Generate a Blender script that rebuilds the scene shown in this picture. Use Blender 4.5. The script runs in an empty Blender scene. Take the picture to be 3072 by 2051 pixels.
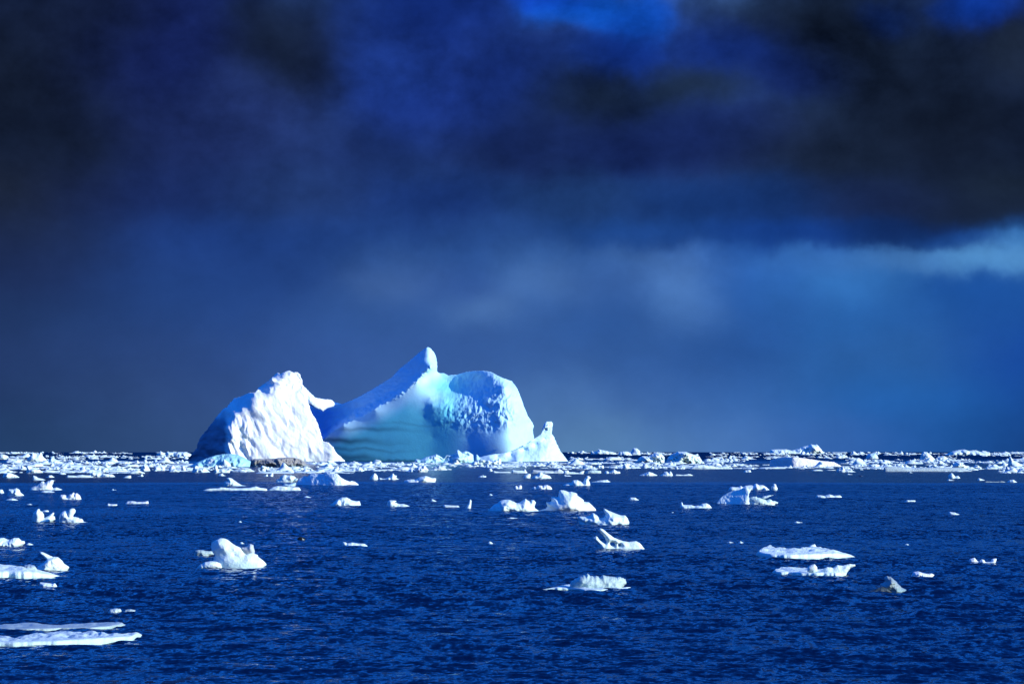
import bpy, math, random
import numpy as np

S = bpy.context.scene
# ------------------------------------------------------------------ camera
F, HZ, CX, CAMH = 8533.0, 1355.0, 1536.0, 6.0     # focal length in photo pixels, horizon row, centre column, eye height
cam = bpy.data.cameras.new("camera"); camo = bpy.data.objects.new("camera", cam)
S.collection.objects.link(camo); S.camera = camo
camo.location = (0, 0, CAMH); camo.rotation_euler = (math.radians(90), 0, 0)
cam.sensor_width = 36.0; cam.lens = F / 3072 * 36.0
cam.shift_y = (HZ - 2051 / 2) / 3072
cam.clip_start = 0.5; cam.clip_end = 200000

# ------------------------------------------------------------------ light
EXPO = 0.5
SUN_EL, SUN_AZ = math.radians(20), math.radians(118)    # azimuth clockwise from the view direction (+Y)
sun = bpy.data.lights.new("sun", "SUN"); suno = bpy.data.objects.new("sun", sun)
S.collection.objects.link(suno)
sun.energy = 4.0; sun.angle = math.radians(0.5); sun.color = (1.0, 0.975, 0.83)
sd = np.array([math.sin(SUN_AZ) * math.cos(SUN_EL), math.cos(SUN_AZ) * math.cos(SUN_EL), math.sin(SUN_EL)])
from mathutils import Vector
suno.rotation_euler = Vector(-sd).to_track_quat('-Z', 'Y').to_euler()
S.view_settings.view_transform = 'Standard'; S.view_settings.look = 'None'
S.view_settings.exposure = EXPO; S.view_settings.gamma = 1.0; S.view_settings.use_curve_mapping = False
S.render.engine = 'CYCLES'
S.cycles.max_bounces = 6; S.cycles.diffuse_bounces = 3; S.cycles.glossy_bounces = 3
S.cycles.use_denoising = True
S.cycles.sample_clamp_indirect = 6

def lin(r, g, b):
    f = lambda c: (c / 255 / 12.92) if c / 255 <= 0.04045 else ((c / 255 + 0.055) / 1.055) ** 2.4
    return (f(r), f(g), f(b))

# ------------------------------------------------------------------ sky: storm bank ahead, broken cloud with blue openings elsewhere
W = bpy.data.worlds.new("World"); S.world = W; W.use_nodes = True
nt = W.node_tree; nt.nodes.clear()
class NB:
    """small node-tree builder"""
    def __init__(s, nt): s.nt = nt
    def n(s, t, **k):
        o = s.nt.nodes.new(t)
        for a, v in k.items(): setattr(o, a, v)
        return o
    def put(s, sock, v):
        if hasattr(v, 'is_linked') or isinstance(v, bpy.types.NodeSocket): s.nt.links.new(v, sock)
        elif isinstance(v, (tuple, list)) and len(v) == 3 and sock.type == 'RGBA': sock.default_value = (*v, 1)
        else: sock.default_value = v
    def m(s, op, a, b=None, c=None, clamp=False):
        o = s.n('ShaderNodeMath', operation=op); o.use_clamp = clamp
        for i, v in enumerate((a, b, c)):
            if v is not None: s.put(o.inputs[i], v)
        return o.outputs[0]
    def vm(s, op, a, b=None, scale=None, out=0):
        o = s.n('ShaderNodeVectorMath', operation=op)
        s.put(o.inputs[0], a)
        if b is not None: s.put(o.inputs[1], b)
        if scale is not None: s.put(o.inputs['Scale'], scale)
        return o.outputs[out]
    def mix(s, f, a, b, mode='MIX'):
        o = s.n('ShaderNodeMix', data_type='RGBA', blend_type=mode)
        s.put(o.inputs[0], f); s.put(o.inputs[6], a); s.put(o.inputs[7], b)
        return o.outputs[2]
    def noise(s, vec, scale, detail=4, rough=0.5, dist=0.0, col=False):
        o = s.n('ShaderNodeTexNoise'); s.put(o.inputs['Vector'], vec)
        o.inputs['Scale'].default_value = scale; o.inputs['Detail'].default_value = detail
        o.inputs['Roughness'].default_value = rough; o.inputs['Distortion'].default_value = dist
        return o.outputs['Color' if col else 'Fac']
    def ramp(s, f, stops, interp='LINEAR'):
        o = s.n('ShaderNodeValToRGB'); o.color_ramp.interpolation = interp
        e = o.color_ramp.elements
        while len(e) < len(stops): e.new(0.5)
        for el, (p, c) in zip(e, stops): el.position = p; el.color = (*c, 1) if len(c) == 3 else c
        s.put(o.inputs[0], f); return o.outputs[0]
    def comb(s, x, y, z):
        o = s.n('ShaderNodeCombineXYZ')
        for i, v in enumerate((x, y, z)): s.put(o.inputs[i], v)
        return o.outputs[0]
b = NB(nt)
tc = b.n('ShaderNodeTexCoord')
d = tc.outputs['Generated']
sep = b.n('ShaderNodeSeparateXYZ'); nt.links.new(d, sep.inputs[0])
az = b.m('MULTIPLY', b.m('ARCTAN2', sep.outputs[0], sep.outputs[1]), F / 1000)
el = b.m('MULTIPLY', b.m('ARCSINE', sep.outputs[2]), F / 1000)
elp = b.m('ABSOLUTE', el)
uv0 = b.comb(az, elp, 0.0)
# cloud edges are torn by noise
w1 = b.vm('SUBTRACT', b.noise(uv0, 1.6, 5, 0.55, col=True), (0.5, 0.5, 0.5))
w2 = b.vm('SUBTRACT', b.noise(uv0, 6.0, 4, 0.55, col=True), (0.5, 0.5, 0.5))
uv = b.vm('ADD', b.vm('ADD', uv0, b.vm('MULTIPLY', w1, b.comb(0.30, b.m('ADD', 0.045, b.m('MULTIPLY', b.m('MULTIPLY', b.m('SUBTRACT', elp, 0.7), 2.2, clamp=True), 0.24)), 0.0))), b.vm('SCALE', w2, scale=0.09))
uv = b.vm('MULTIPLY', uv, (1, 1, 0))
# clouds of the bank: photo px x, y, radius x, radius y, colour (display values)
CL = [
 (0,1310,420,80,(30,60,100)),(450,1310,350,80,(52,82,132)),(1300,1320,350,80,(80,122,176)),(1750,1320,260,80,(96,142,190)),(2100,1310,260,80,(78,124,188)),(2500,1310,260,80,(58,108,185)),(2800,1310,200,80,(26,88,165)),(3060,1310,180,90,(22,64,130)),
 (0,1190,400,90,(32,54,96)),(500,1190,350,90,(52,82,138)),(1150,1200,300,90,(60,98,164)),(1620,1200,250,90,(78,122,184)),(2000,1200,250,90,(60,104,174)),(2300,1200,230,90,(52,106,180)),(2700,1200,250,90,(36,102,182)),(3060,1200,200,90,(24,76,155)),
 (0,1070,380,90,(36,58,104)),(500,1070,330,90,(44,74,134)),(1000,1070,280,90,(54,90,158)),(1400,1070,260,90,(56,96,164)),(1850,1070,230,90,(52,94,160)),(2150,1070,200,90,(42,88,160)),(2650,1070,260,90,(44,98,168)),(3050,1070,200,90,(24,76,166)),
 (0,940,380,80,(32,54,98)),(600,940,330,80,(40,74,140)),(1150,960,220,70,(52,92,160)),(1450,930,100,45,(82,124,186)),(1620,950,160,70,(54,96,164)),(1830,950,150,70,(46,90,160)),(2060,930,110,70,(74,122,192)),(2290,950,130,80,(44,94,170)),(2520,950,200,80,(42,102,178)),(3000,940,240,80,(29,82,160)),
 (0,850,360,70,(30,46,88)),(600,850,330,70,(34,68,134)),(1200,840,110,65,(70,108,172)),(1360,850,110,60,(48,86,158)),(1620,850,180,60,(72,114,178)),(1830,850,120,60,(50,92,162)),(2050,845,130,70,(86,136,208)),(2250,860,110,60,(42,96,178)),(2520,860,170,60,(54,118,192)),(2950,870,250,50,(30,86,166)),
 (0,780,360,60,(30,46,86)),(700,780,330,60,(32,64,130)),(1280,780,230,50,(44,84,152)),(1700,775,200,40,(50,92,158)),(1980,790,140,45,(70,116,188)),(2180,775,120,45,(34,84,162)),(2430,800,150,36,(54,108,182)),(2700,795,170,26,(68,122,188)),(2950,790,150,32,(88,154,216)),(3080,770,100,36,(86,150,214)),
 (0,700,350,60,(32,46,80)),(650,710,320,60,(28,60,128)),(1100,700,250,60,(32,66,134)),(1500,710,240,50,(36,72,136)),(1900,705,220,40,(30,74,148)),(2300,710,220,36,(20,60,136)),(2680,705,170,36,(18,46,102)),(2950,650,180,36,(24,36,58)),(3075,645,150,36,(24,36,58)),(3080,695,120,28,(26,64,120)),(2860,735,120,24,(28,74,148)),(3080,740,90,26,(50,110,178)),
 (0,600,320,70,(30,40,60)),(450,610,260,70,(24,42,96)),(880,600,200,70,(36,62,120)),(1300,610,220,70,(22,50,116)),(1700,610,200,60,(30,62,118)),(2200,610,240,60,(20,52,112)),(2650,600,220,60,(24,38,76)),(2980,580,220,60,(26,38,54)),
 (120,280,280,230,(19,28,46)),(300,60,150,120,(21,32,60)),(480,150,170,160,(22,36,96)),(620,400,170,120,(30,46,100)),(760,330,120,100,(34,52,108)),(880,470,150,90,(36,58,116)),
 (820,140,150,130,(18,27,44)),(920,230,110,80,(19,28,46)),(1020,480,170,80,(18,36,84)),(1250,250,210,140,(24,50,130)),(1170,230,100,80,(28,58,136)),(1280,60,180,80,(14,38,108)),
 (1560,440,180,100,(20,36,84)),(1550,230,110,90,(18,40,106)),(1740,30,120,38,(14,90,212)),(1890,75,80,42,(14,82,200)),(1650,10,90,28,(12,60,176)),(1840,160,110,55,(14,46,130)),
 (1760,290,120,80,(22,36,58)),(2060,250,110,50,(24,38,56)),(2200,160,150,70,(16,42,116)),(2350,220,120,60,(20,38,96)),(2050,420,250,80,(20,36,88)),(2450,80,220,90,(19,29,46)),
 (2650,50,60,35,(16,44,112)),(2930,30,90,40,(12,58,160)),(2980,70,70,38,(14,54,150)),(2750,250,260,170,(18,27,44)),(2900,430,260,120,(17,25,40)),(2450,460,220,90,(26,38,60)),(3060,150,100,100,(26,36,52)),
]
wsum = None; csum = None
for (px, py, rx, ry, c) in CL:
    q = b.vm('MULTIPLY', b.vm('SUBTRACT', uv, ((px - CX) / 1000, (HZ - py) / 1000, 0)), (980 / rx, 980 / ry, 0))
    wgt = b.m('POWER', math.e, b.m('MULTIPLY', b.vm('DOT_PRODUCT', q, q, out=1), -1.0))
    cc = b.vm('SCALE', tuple(v / 2 ** EXPO for v in lin(*c)), scale=wgt)
    wsum = wgt if wsum is None else b.m('ADD', wsum, wgt)
    csum = cc if csum is None else b.vm('ADD', csum, cc)
# the rest of the sky: the same storm cloud, opening to clear blue overhead and towards the sun
sky = b.n('ShaderNodeTexSky'); sky.sky_type = 'NISHITA'; sky.sun_disc = False
sky.sun_elevation = SUN_EL; sky.sun_rotation = SUN_AZ
cn = b.noise(d, 2.2, 6, 0.58, 0.4)
clear = b.vm('MULTIPLY', b.vm('SCALE', sky.outputs[0], scale=0.21), (0.025, 0.31, 1.12))
cloud = b.ramp(b.noise(d, 5.0, 6, 0.6), [(0.32, lin(24, 34, 60)), (0.5, lin(32, 60, 128)), (0.7, lin(70, 112, 182))])
hi = b.m('MULTIPLY', b.m('SUBTRACT', sep.outputs[2], 0.12), 8.0, clamp=True)
cov = b.m('MULTIPLY', b.m('ADD', b.m('SUBTRACT', cn, 0.62), b.m('MULTIPLY', hi, 0.55)), 5.0, clamp=True)
gen = b.mix(cov, cloud, clear)
EPS = 0.03
csum = b.vm('ADD', csum, b.vm('SCALE', gen, scale=EPS)); wsum = b.m('ADD', wsum, EPS)
col = b.vm('SCALE', csum, scale=b.m('DIVIDE', 1.0, wsum))
fv = b.vm('MULTIPLY', uv0, (1.0, 1.2, 0))
fine = b.noise(fv, 2.4, 9, 0.60, 0.15); fine2 = b.noise(fv, 8.0, 6, 0.6, 0.1)
hgt = b.m('MULTIPLY', elp, 1.4, clamp=True)          # billows show most high in the bank, the base is a smooth veil
amp = b.m('ADD', 0.42, b.m('MULTIPLY', b.m('MULTIPLY', b.m('SUBTRACT', elp, 0.45), 1.6, clamp=True), 1.9))
tex = b.m('ADD', b.m('SUBTRACT', fine, 0.5), b.m('MULTIPLY', b.m('SUBTRACT', fine2, 0.5), 0.35))
col = b.vm('SCALE', col, scale=b.m('MAXIMUM', 0.25, b.m('ADD', 0.92, b.m('MULTIPLY', tex, amp))))
bg = b.n('ShaderNodeBackground'); nt.links.new(col, bg.inputs[0]); bg.inputs[1].default_value = 1.0
ow = b.n('ShaderNodeOutputWorld'); nt.links.new(bg.outputs[0], ow.inputs[0])
W.cycles.sampling_method = 'MANUAL'; W.cycles.sample_map_resolution = 512

# ------------------------------------------------------------------ helpers
COL = S.collection
def hash2(ix, iy, seed):
    h = (ix.astype(np.int64) * 374761393 + iy.astype(np.int64) * 668265263 + seed * 2147483647) & 0xffffffff
    h = ((h ^ (h >> 13)) * 1274126177) & 0xffffffff
    h = (h ^ (h >> 16)) & 0xffffffff
    return h.astype(np.float64) / 4294967296.0
def gnoise(x, y, seed=0):
    x = np.asarray(x, float); y = np.asarray(y, float)
    ix = np.floor(x); iy = np.floor(y); fx = x - ix; fy = y - iy
    ux = fx * fx * fx * (fx * (fx * 6 - 15) + 10); uy = fy * fy * fy * (fy * (fy * 6 - 15) + 10)
    def g(a, c):
        t = hash2(ix + a, iy + c, seed) * 2 * np.pi
        return np.cos(t) * (fx - a) + np.sin(t) * (fy - c)
    return ((g(0, 0) * (1 - ux) + g(1, 0) * ux) * (1 - uy) + (g(0, 1) * (1 - ux) + g(1, 1) * ux) * uy) * 1.5
def fbm(x, y, octv=4, seed=0, gain=0.5):
    s = 0; a = 1.0; f = 1.0
    for o in range(octv):
        s = s + a * gnoise(x * f + 17.3 * o, y * f - 9.1 * o, seed + o); a *= gain; f *= 2.03
    return s
def ridged(x, y, octv=4, seed=0):
    s = 0; a = 1.0; f = 1.0
    for o in range(octv):
        s = s + a * (1 - 2 * np.abs(gnoise(x * f + 5.7 * o, y * f + 3.3 * o, seed + o))); a *= 0.5; f *= 2.03
    return s
def facet(x, y, seed=0):
    """piecewise-planar noise: random heights on a warped triangle lattice, like fracture faces"""
    wx, wy = x + 0.35 * gnoise(x * 0.8, y * 0.8, seed + 71), y + 0.35 * gnoise(x * 0.8 + 9, y * 0.8, seed + 72)
    k = (wx + wy) * 0.366; i = np.floor(wx + k); j = np.floor(wy + k); fx = wx + k - i; fy = wy + k - j
    h = lambda a, c: hash2(i + a, j + c, seed) * 2 - 1
    h00, h11 = h(0, 0), h(1, 1)
    return np.where(fx > fy, h00 * (1 - fx) + h(1, 0) * (fx - fy) + h11 * fy, h00 * (1 - fy) + h(0, 1) * (fy - fx) + h11 * fx)
def smooth(x, a, c):
    t = np.clip((x - a) / (c - a), 0, 1); return t * t * (3 - 2 * t)

def make_mesh(name, verts, quads, tint=None, smooth_shade=True):
    me = bpy.data.meshes.new(name)
    verts = np.asarray(verts, np.float32); quads = np.asarray(quads, np.int32)
    k = quads.shape[1]
    me.vertices.add(len(verts)); me.vertices.foreach_set('co', verts.ravel())
    me.loops.add(quads.size); me.loops.foreach_set('vertex_index', quads.ravel())
    me.polygons.add(len(quads))
    me.polygons.foreach_set('loop_start', np.arange(0, quads.size, k, dtype=np.int32))
    me.polygons.foreach_set('loop_total', np.full(len(quads), k, np.int32))
    me.polygons.foreach_set('use_smooth', np.full(len(quads), smooth_shade, bool))
    me.update(calc_edges=True); me.validate()
    if tint is not None:
        at = me.attributes.new('tint', 'FLOAT_COLOR', 'POINT')
        at.data.foreach_set('color', np.concatenate([tint, np.ones((len(tint), 1))], 1).astype(np.float32).ravel())
    return me

def refine(P, step, jag, seed, closed=True):
    """resample a closed outline and roughen it"""
    P = np.asarray(P, float); Q = np.vstack([P, P[:1]])
    out = []
    for a, c in zip(Q[:-1], Q[1:]):
        n = max(1, int(np.hypot(*(c - a)) / step))
        for i in range(n): out.append(a + (c - a) * i / n)
    out = np.array(out)
    if jag > 0:
        n = len(out); dlt = np.roll(out, -1, 0) - np.roll(out, 1, 0)
        nr = np.stack([dlt[:, 1], -dlt[:, 0]], 1); nr /= np.maximum(np.hypot(nr[:, 0], nr[:, 1]), 1e-6)[:, None]
        t = np.arange(n) * 0.31
        out = out + nr * (jag * fbm(t, t * 0 + 0.37, 3, seed))[:, None]
    return out

def outline_fields(contours, X, Y):
    """signed inside mask, distance and nearest point to outline for flat arrays X, Y"""
    A = np.vstack(contours); Bp = np.vstack([np.roll(c, -1, 0) for c in contours])
    inside = np.zeros(len(X), bool); dist = np.full(len(X), 1e18); nx = np.zeros(len(X)); ny = np.zeros(len(X))
    for (ax, ay), (bx, by) in zip(A, Bp):
        cond = (ay > Y) != (by > Y)
        if abs(by - ay) > 1e-12:
            inside ^= cond & (X < (bx - ax) * (Y - ay) / (by - ay) + ax)
        l2 = (bx - ax) ** 2 + (by - ay) ** 2 + 1e-12
        t = np.clip(((X - ax) * (bx - ax) + (Y - ay) * (by - ay)) / l2, 0, 1)
        qx = ax + t * (bx - ax); qy = ay + t * (by - ay)
        dd = (X - qx) ** 2 + (Y - qy) ** 2
        mk = dd < dist
        dist[mk] = dd[mk]; nx[mk] = qx[mk]; ny[mk] = qy[mk]
    return inside, np.sqrt(dist), nx, ny

def grid_sheet(contours, step):
    """grid inside an outline, rim vertices snapped onto the outline"""
    allp = np.vstack(contours)
    x0, y0 = allp.min(0) - step; x1, y1 = allp.max(0) + step
    nx = int((x1 - x0) / step) + 2; ny = int((y1 - y0) / step) + 2
    gx = x0 + np.arange(nx) * step; gy = y0 + np.arange(ny) * step
    cxm, cym = np.meshgrid(gx[:-1] + step / 2, gy[:-1] + step / 2)
    ins, _, _, _ = outline_fields(contours, cxm.ravel(), cym.ravel())
    keep = ins.reshape(ny - 1, nx - 1)
    cnt = np.zeros((ny, nx), int)
    cnt[:-1, :-1] += keep; cnt[1:, :-1] += keep; cnt[:-1, 1:] += keep; cnt[1:, 1:] += keep
    used = cnt > 0; rim = used & (cnt < 4)
    VX, VY = np.meshgrid(gx, gy)
    idx = -np.ones((ny, nx), int); idx[used] = np.arange(used.sum())
    x = VX[used].copy(); y = VY[used].copy(); r = rim[used]
    _, dist, qx, qy = outline_fields(contours, x, y)
    x[r] = qx[r]; y[r] = qy[r]; dist[r] = 0
    j, i = np.nonzero(keep)
    quads = np.stack([idx[j, i], idx[j + 1, i], idx[j + 1, i + 1], idx[j, i + 1]], 1)
    return x, y, r, dist, quads

def double_sheet(x, y, r, quads, yf, yb):
    """front and back vertex sets joined along the rim; returns px x, px y, depth, quads"""
    n = len(x); inner = ~r
    bi = np.arange(n); bi[inner] = n + np.arange(inner.sum())
    X = np.concatenate([x, x[inner]]); Y = np.concatenate([y, y[inner]]); Dp = np.concatenate([yf, yb[inner]])
    q = np.vstack([quads, bi[quads][:, ::-1]])
    return X, Y, Dp, q

# ------------------------------------------------------------------ materials
def mat(name, fn):
    m_ = bpy.data.materials.new(name); m_.use_nodes = True
    m_.node_tree.nodes.clear(); bb = NB(m_.node_tree)
    o = bb.n('ShaderNodeOutputMaterial'); p = bb.n('ShaderNodeBsdfPrincipled')
    m_.node_tree.links.new(p.outputs[0], o.inputs[0]); fn(bb, p); return m_

def ice_fn(bump=0.5, rough=0.55, speckle=0.0, grain_k=6.0, streak=(1, 1, 1)):
    def f(bb, p):
        at = bb.n('ShaderNodeAttribute', attribute_name='tint')
        gr = bb.n('ShaderNodeAttribute', attribute_type='OBJECT', attribute_name='grain')
        t = bb.n('ShaderNodeTexCoord')
        v = bb.vm('MULTIPLY', bb.vm('SCALE', t.outputs['Object'], scale=bb.m('DIVIDE', 1.0, gr.outputs['Fac'])), streak)
        n1 = bb.noise(v, 1.0 / grain_k, 6, 0.62); n2 = bb.noise(v, 0.25 / grain_k, 4, 0.5)
        var = bb.m('ADD', 0.86, bb.m('MULTIPLY', n2, 0.24))
        c = bb.vm('SCALE', at.outputs['Color'], scale=var)
        if speckle:
            sp = bb.noise(v, 2.2 / grain_k, 3, 0.7)
            c = bb.mix(bb.m('MULTIPLY', bb.m('SUBTRACT', sp, 0.48), 6.0, clamp=True), bb.vm('SCALE', c, scale=1 - speckle), c)
        p.inputs['Base Color'].default_value = (0.8, 0.85, 0.85, 1)
        bb.nt.links.new(c, p.inputs['Base Color'])
        p.inputs['Roughness'].default_value = rough
        p.inputs['IOR'].default_value = 1.31
        bm = bb.n('ShaderNodeBump'); bm.inputs['Strength'].default_value = bump
        bb.nt.links.new(bb.m('MULTIPLY', gr.outputs['Fac'], grain_k * 0.55), bm.inputs['Distance'])
        bb.nt.links.new(n1, bm.inputs['Height']); bb.nt.links.new(bm.outputs[0], p.inputs['Normal'])
    return f
M_ICE = mat("white_ice", ice_fn(0.55, 0.5))
M_SNOW = mat("snowy_ice", ice_fn(0.8, 0.7, grain_k=4.0))
M_FROST = mat("crystal_ice", ice_fn(1.0, 0.35, speckle=0.28, grain_k=3.0))
M_FACE = mat("berg_ice", ice_fn(0.22, 0.5, grain_k=5.0))
def fur_fn(bb, p):
    ice_fn(0.2, 0.85)(bb, p); p.inputs['Specular IOR Level'].default_value = 0.08
M_FUR = mat("dark_fur", fur_fn)
M_ROCKY = mat("dirty_ice", ice_fn(1.0, 0.8, speckle=0.4, grain_k=4.0))

WHITE = (0.69, 0.84, 0.78); GREEN = (0.60, 0.76, 0.70); CYAN = (0.36, 0.74, 0.76); GREY = (0.48, 0.63, 0.60)
TEAL = (0.16, 0.46, 0.54); DARKICE = (0.05, 0.06, 0.09); DIRT = (0.30, 0.29, 0.27)

# ------------------------------------------------------------------ tagging
def tag(o, label=None, cat=None, group=None, kind=None):
    for k, v in (('label', label), ('category', cat), ('group', group), ('kind', kind)):
        if v: o[k] = v
def link(name, me, material, loc, grain, parent=None):
    me.materials.clear(); me.materials.append(material)
    o = bpy.data.objects.new(name, me); COL.objects.link(o); o['grain'] = float(grain)
    o.location = loc
    if parent is not None:
        o.parent = parent
    return o

ZT = {  # close-ups of the photograph the outlines were read from: x0, y0, scale
 'A': (0,1320,3.789),'B': (580,1320,3.789),'C': (1200,1320,3.915),'D': (1750,1300,3.506),'E': (2400,1300,3.4955),
 'G': (1700,1450,3.3557),'H': (2240,1430,2.8233),'I': (0,1700,3.789),'J': (0,1330,4.698),'L': (550,1020,3.915),'R': (900,1020,2.7635),
 'p1': (0,1340,7.83),'p2': (300,1340,7.83),'p3': (560,1340,7.83),'p4': (820,1360,7.83),'p5': (1100,1350,7.83),'p6': (1400,1350,7.83),
 'p7': (1680,1340,7.83),'p8': (1960,1330,7.83),'p9': (2240,1320,7.83),'q1': (2500,1330,7.83),'q2': (2772,1330,7.83),
 'n1': (80,1500,11.745),'n2': (570,1590,9.7875),'n3': (1460,1450,6.909),'n4': (2140,1440,10.677),'s': (860,1590,23.49)}
def zpx(z, pts):
    x0, y0, s = ZT[z]; p = np.asarray(pts, float) / s; return p + (x0, y0)

def body(z, pts, base, holes=(), depth=0.42, p=2.0, amp=0.14, fs=None, jag=0.5, bumps=(), tint=WHITE, foot=GREEN, seed=0,
         closed=False, cells=None, dc=None, ridge=0.0, shift=0.0, foot_h=0.3):
    """a solid lump of ice: outline in the photo, thickness inflated towards and away from the camera.
    returns mesh, location, metres per photo pixel, centre depth"""
    P = zpx(z, pts); by = zpx(z, [(0, base)])[0, 1]
    Wd = np.ptp(P[:, 0]); top = P[:, 1].min(); H = max(by - top, 1.0)
    d0 = F * CAMH / (by - HZ)
    if cells is None: cells = int(np.clip(Wd * 0.6, 14, 110))
    step = max(Wd / cells, min(H, Wd) / 26)
    A = depth * min(Wd, 3.2 * H + 0.25 * Wd)
    if not closed:
        ext = max(0.45 * min(H, Wd), 4 * step)
        P[0, 1] = max(P[0, 1], by); P[-1, 1] = max(P[-1, 1], by)
        P = np.vstack([P, [(P[-1, 0], by + ext)], [(P[0, 0], by + ext)]])
    cons = [refine(P, step * 0.9, jag * min(1.0, step), seed)]
    for h in holes: cons.append(refine(zpx(z, h), step * 0.8, 0, seed))
    x, y, r, dist, quads = grid_sheet(cons, step)
    R = max(min(dist.max(), 0.55 * Wd), 1e-6)
    t = np.clip(dist / R, 0, 1)
    T = A * (1 - (1 - t) ** p) ** (1 / p)
    if not closed:          # rounded in plan as well
        xi = np.clip((x - (P[:, 0].min() + P[:, 0].max()) / 2) / (0.5 * Wd), -1, 1)
        T = T * (0.30 + 0.70 * np.sqrt(1 - xi ** 2))
    fs = fs or 1.9 / max(H, 0.28 * Wd)
    rimw = smooth(dist, 0, R * 0.3)
    nf = 0.45 * fbm(x * fs, y * fs * 1.2, 3, seed + 11) + 1.25 * facet(x * fs * 0.6, y * fs * 0.75, seed + 13) + 0.5 * facet(x * fs * 2.1, y * fs * 2.1, seed + 14) + ridge * ridged(x * fs * 1.3, y * fs * 1.6, 4, seed + 31)
    nb = fbm(x * fs, y * fs, 4, seed + 57)
    extra = np.zeros(len(x))
    for (bx, by_, br, ba) in bumps:
        q = zpx(z, [(bx, by_)])[0]; rr = br / ZT[z][2]
        extra += (ba / ZT[z][2]) * np.exp(-((x - q[0]) ** 2 + (y - q[1]) ** 2) / rr ** 2)
    yf = -np.maximum(T + rimw * (A * amp * nf + extra), 0.02 * A * (~r))
    yb = np.maximum(T + rimw * A * amp * nb, 0.02 * A * (~r))
    Xp, Yp, Dp, q = double_sheet(x, y, r, quads, yf, yb)
    m0 = d0 / F
    if dc is None: dc = d0 + A * m0 * 0.92
    dc = dc + shift * m0
    mpp = dc / F
    cxp = (P[:, 0].min() + P[:, 0].max()) / 2
    vx = (Xp - cxp) * mpp; vz = CAMH - (Yp - HZ) * mpp; vy = Dp * mpp
    tn = np.tile(np.array(tint), (len(vx), 1))
    if foot is not None and not closed:
        hm = H * mpp
        w = (1 - smooth(vz / hm + 0.10 * fbm(Xp * fs * 2, Yp * fs * 2, 3, seed + 5), foot_h * 0.25, foot_h))[:, None]
        tn = tn * (1 - 0.8 * w) + np.array(foot) * 0.8 * w
    me = make_mesh("ice", np.stack([vx, vy, vz], 1), q, tn)
    return me, ((cxp - CX) * mpp, dc, 0.0), mpp, dc

_seed = [100]
def floe(name, label, cat, z, pts, base, m=None, group=None, **k):
    _seed[0] += 7
    k.setdefault('seed', _seed[0])
    me, loc, mpp, dc = body(z, pts, base, **k)
    o = link(name, me, m or M_ICE, loc, mpp); tag(o, label, cat, group); me.name = name
    o['_dc'] = dc
    return o
def part(name, parent, z, pts, base, m=None, label=None, **k):
    _seed[0] += 7
    k.setdefault('seed', _seed[0]); k.setdefault('dc', parent['_dc'])
    me, loc, mpp, dc = body(z, pts, base, **k)
    pl = parent.location
    o = link(name, me, m or M_ICE, (loc[0] - pl[0], loc[1] - pl[1], loc[2] - pl[2]), mpp, parent); me.name = name
    if label: o['label'] = label
    return o

def slab(name, label, cat, z, contour, front, th, m=None, tint=WHITE, foot=(0.50,0.72,0.62), rough=0.18, group=None, seed=0, nu=150):
    """a low floe seen at a grazing angle: far edge and near waterline from the photo, a lip and a gently rolling top"""
    C_, Fr = zpx(z, contour), zpx(z, front); t_px = th / ZT[z][2]
    u = np.linspace(0, 1, nu); xs = C_[0, 0] + (C_[-1, 0] - C_[0, 0]) * u
    yc = np.interp(xs, C_[:, 0], C_[:, 1]); yf = np.interp(xs, Fr[:, 0], Fr[:, 1])
    yf = np.maximum(yf + 0.7 * fbm(xs * 0.02, xs * 0, 3, seed) * np.minimum(1, (yf - yc) / 8), yc + 0.6)
    df = F * CAMH / (yf - HZ); hgt = np.minimum(t_px, (yf - yc) * 0.75) * df / F          # lip height, metres
    dfar = np.maximum(F * (CAMH - hgt) / (yc - HZ), df + 0.02)
    lip = [(-0.5, 0.0), (-0.12, 0.02), (0.2, 0.0), (0.5, 0.06), (0.75, 0.22), (0.9, 0.55), (1.0, 1.3)]     # height factor, setback in lip heights
    tops = np.linspace(0, 1, 26)[1:]
    rows = []
    for hz_, sb in lip:
        w = 0.08 * hgt * fbm(xs * 0.028, xs * 0 + hz_ * 0.6, 4, seed + 2)
        rows.append((xs, df + sb * hgt + w * (0 < hz_ < 1), hz_ * hgt))
    for v in tops:
        dep = np.minimum(df + 1.4 * hgt, dfar - 0.01) + (np.maximum(dfar - df - 1.4 * hgt, 0.01)) * v
        un = rough * hgt * (fbm(xs * 0.022, dep * 0.8, 4, seed + 5) + 0.3 * facet(xs * 0.03, dep * 1.0, seed + 6)) * 4 * v * (1.15 - v)
        rows.append((xs, dep, hgt * (1 + 0.12 * v) + un))
    rows.append((xs, dfar + 0.4 * hgt, hgt * 0.2)); rows.append((xs, dfar + 0.5 * hgt, -0.5 * hgt))
    dm = df.mean(); cxp = (xs[0] + xs[-1]) / 2
    V = np.stack([np.stack([(x_ - CX) / F * d_ - (cxp - CX) / F * dm, d_ - dm, z_], 1) for x_, d_, z_ in rows])
    nv = len(rows); idx = np.arange(nv * nu).reshape(nv, nu)
    q = np.stack([idx[:-1, :-1], idx[:-1, 1:], idx[1:, 1:], idx[1:, :-1]], -1).reshape(-1, 4)
    V = V.reshape(-1, 3); hh = np.tile(hgt, nv)
    w = (1 - smooth(V[:, 2] / np.maximum(hh, 1e-4) + 0.25 * fbm(V[:, 0] * 2.2, V[:, 1], 3, seed + 9), 0.15, 0.75))[:, None] * 0.85
    me = make_mesh(name, V, q, np.array(tint) * (1 - w) + np.array(foot) * w)
    o = link(name, me, m or M_SNOW, ((cxp - CX) / F * dm, dm, 0), dm / F); tag(o, label, cat, group); o['_dc'] = dm
    return o

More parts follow.
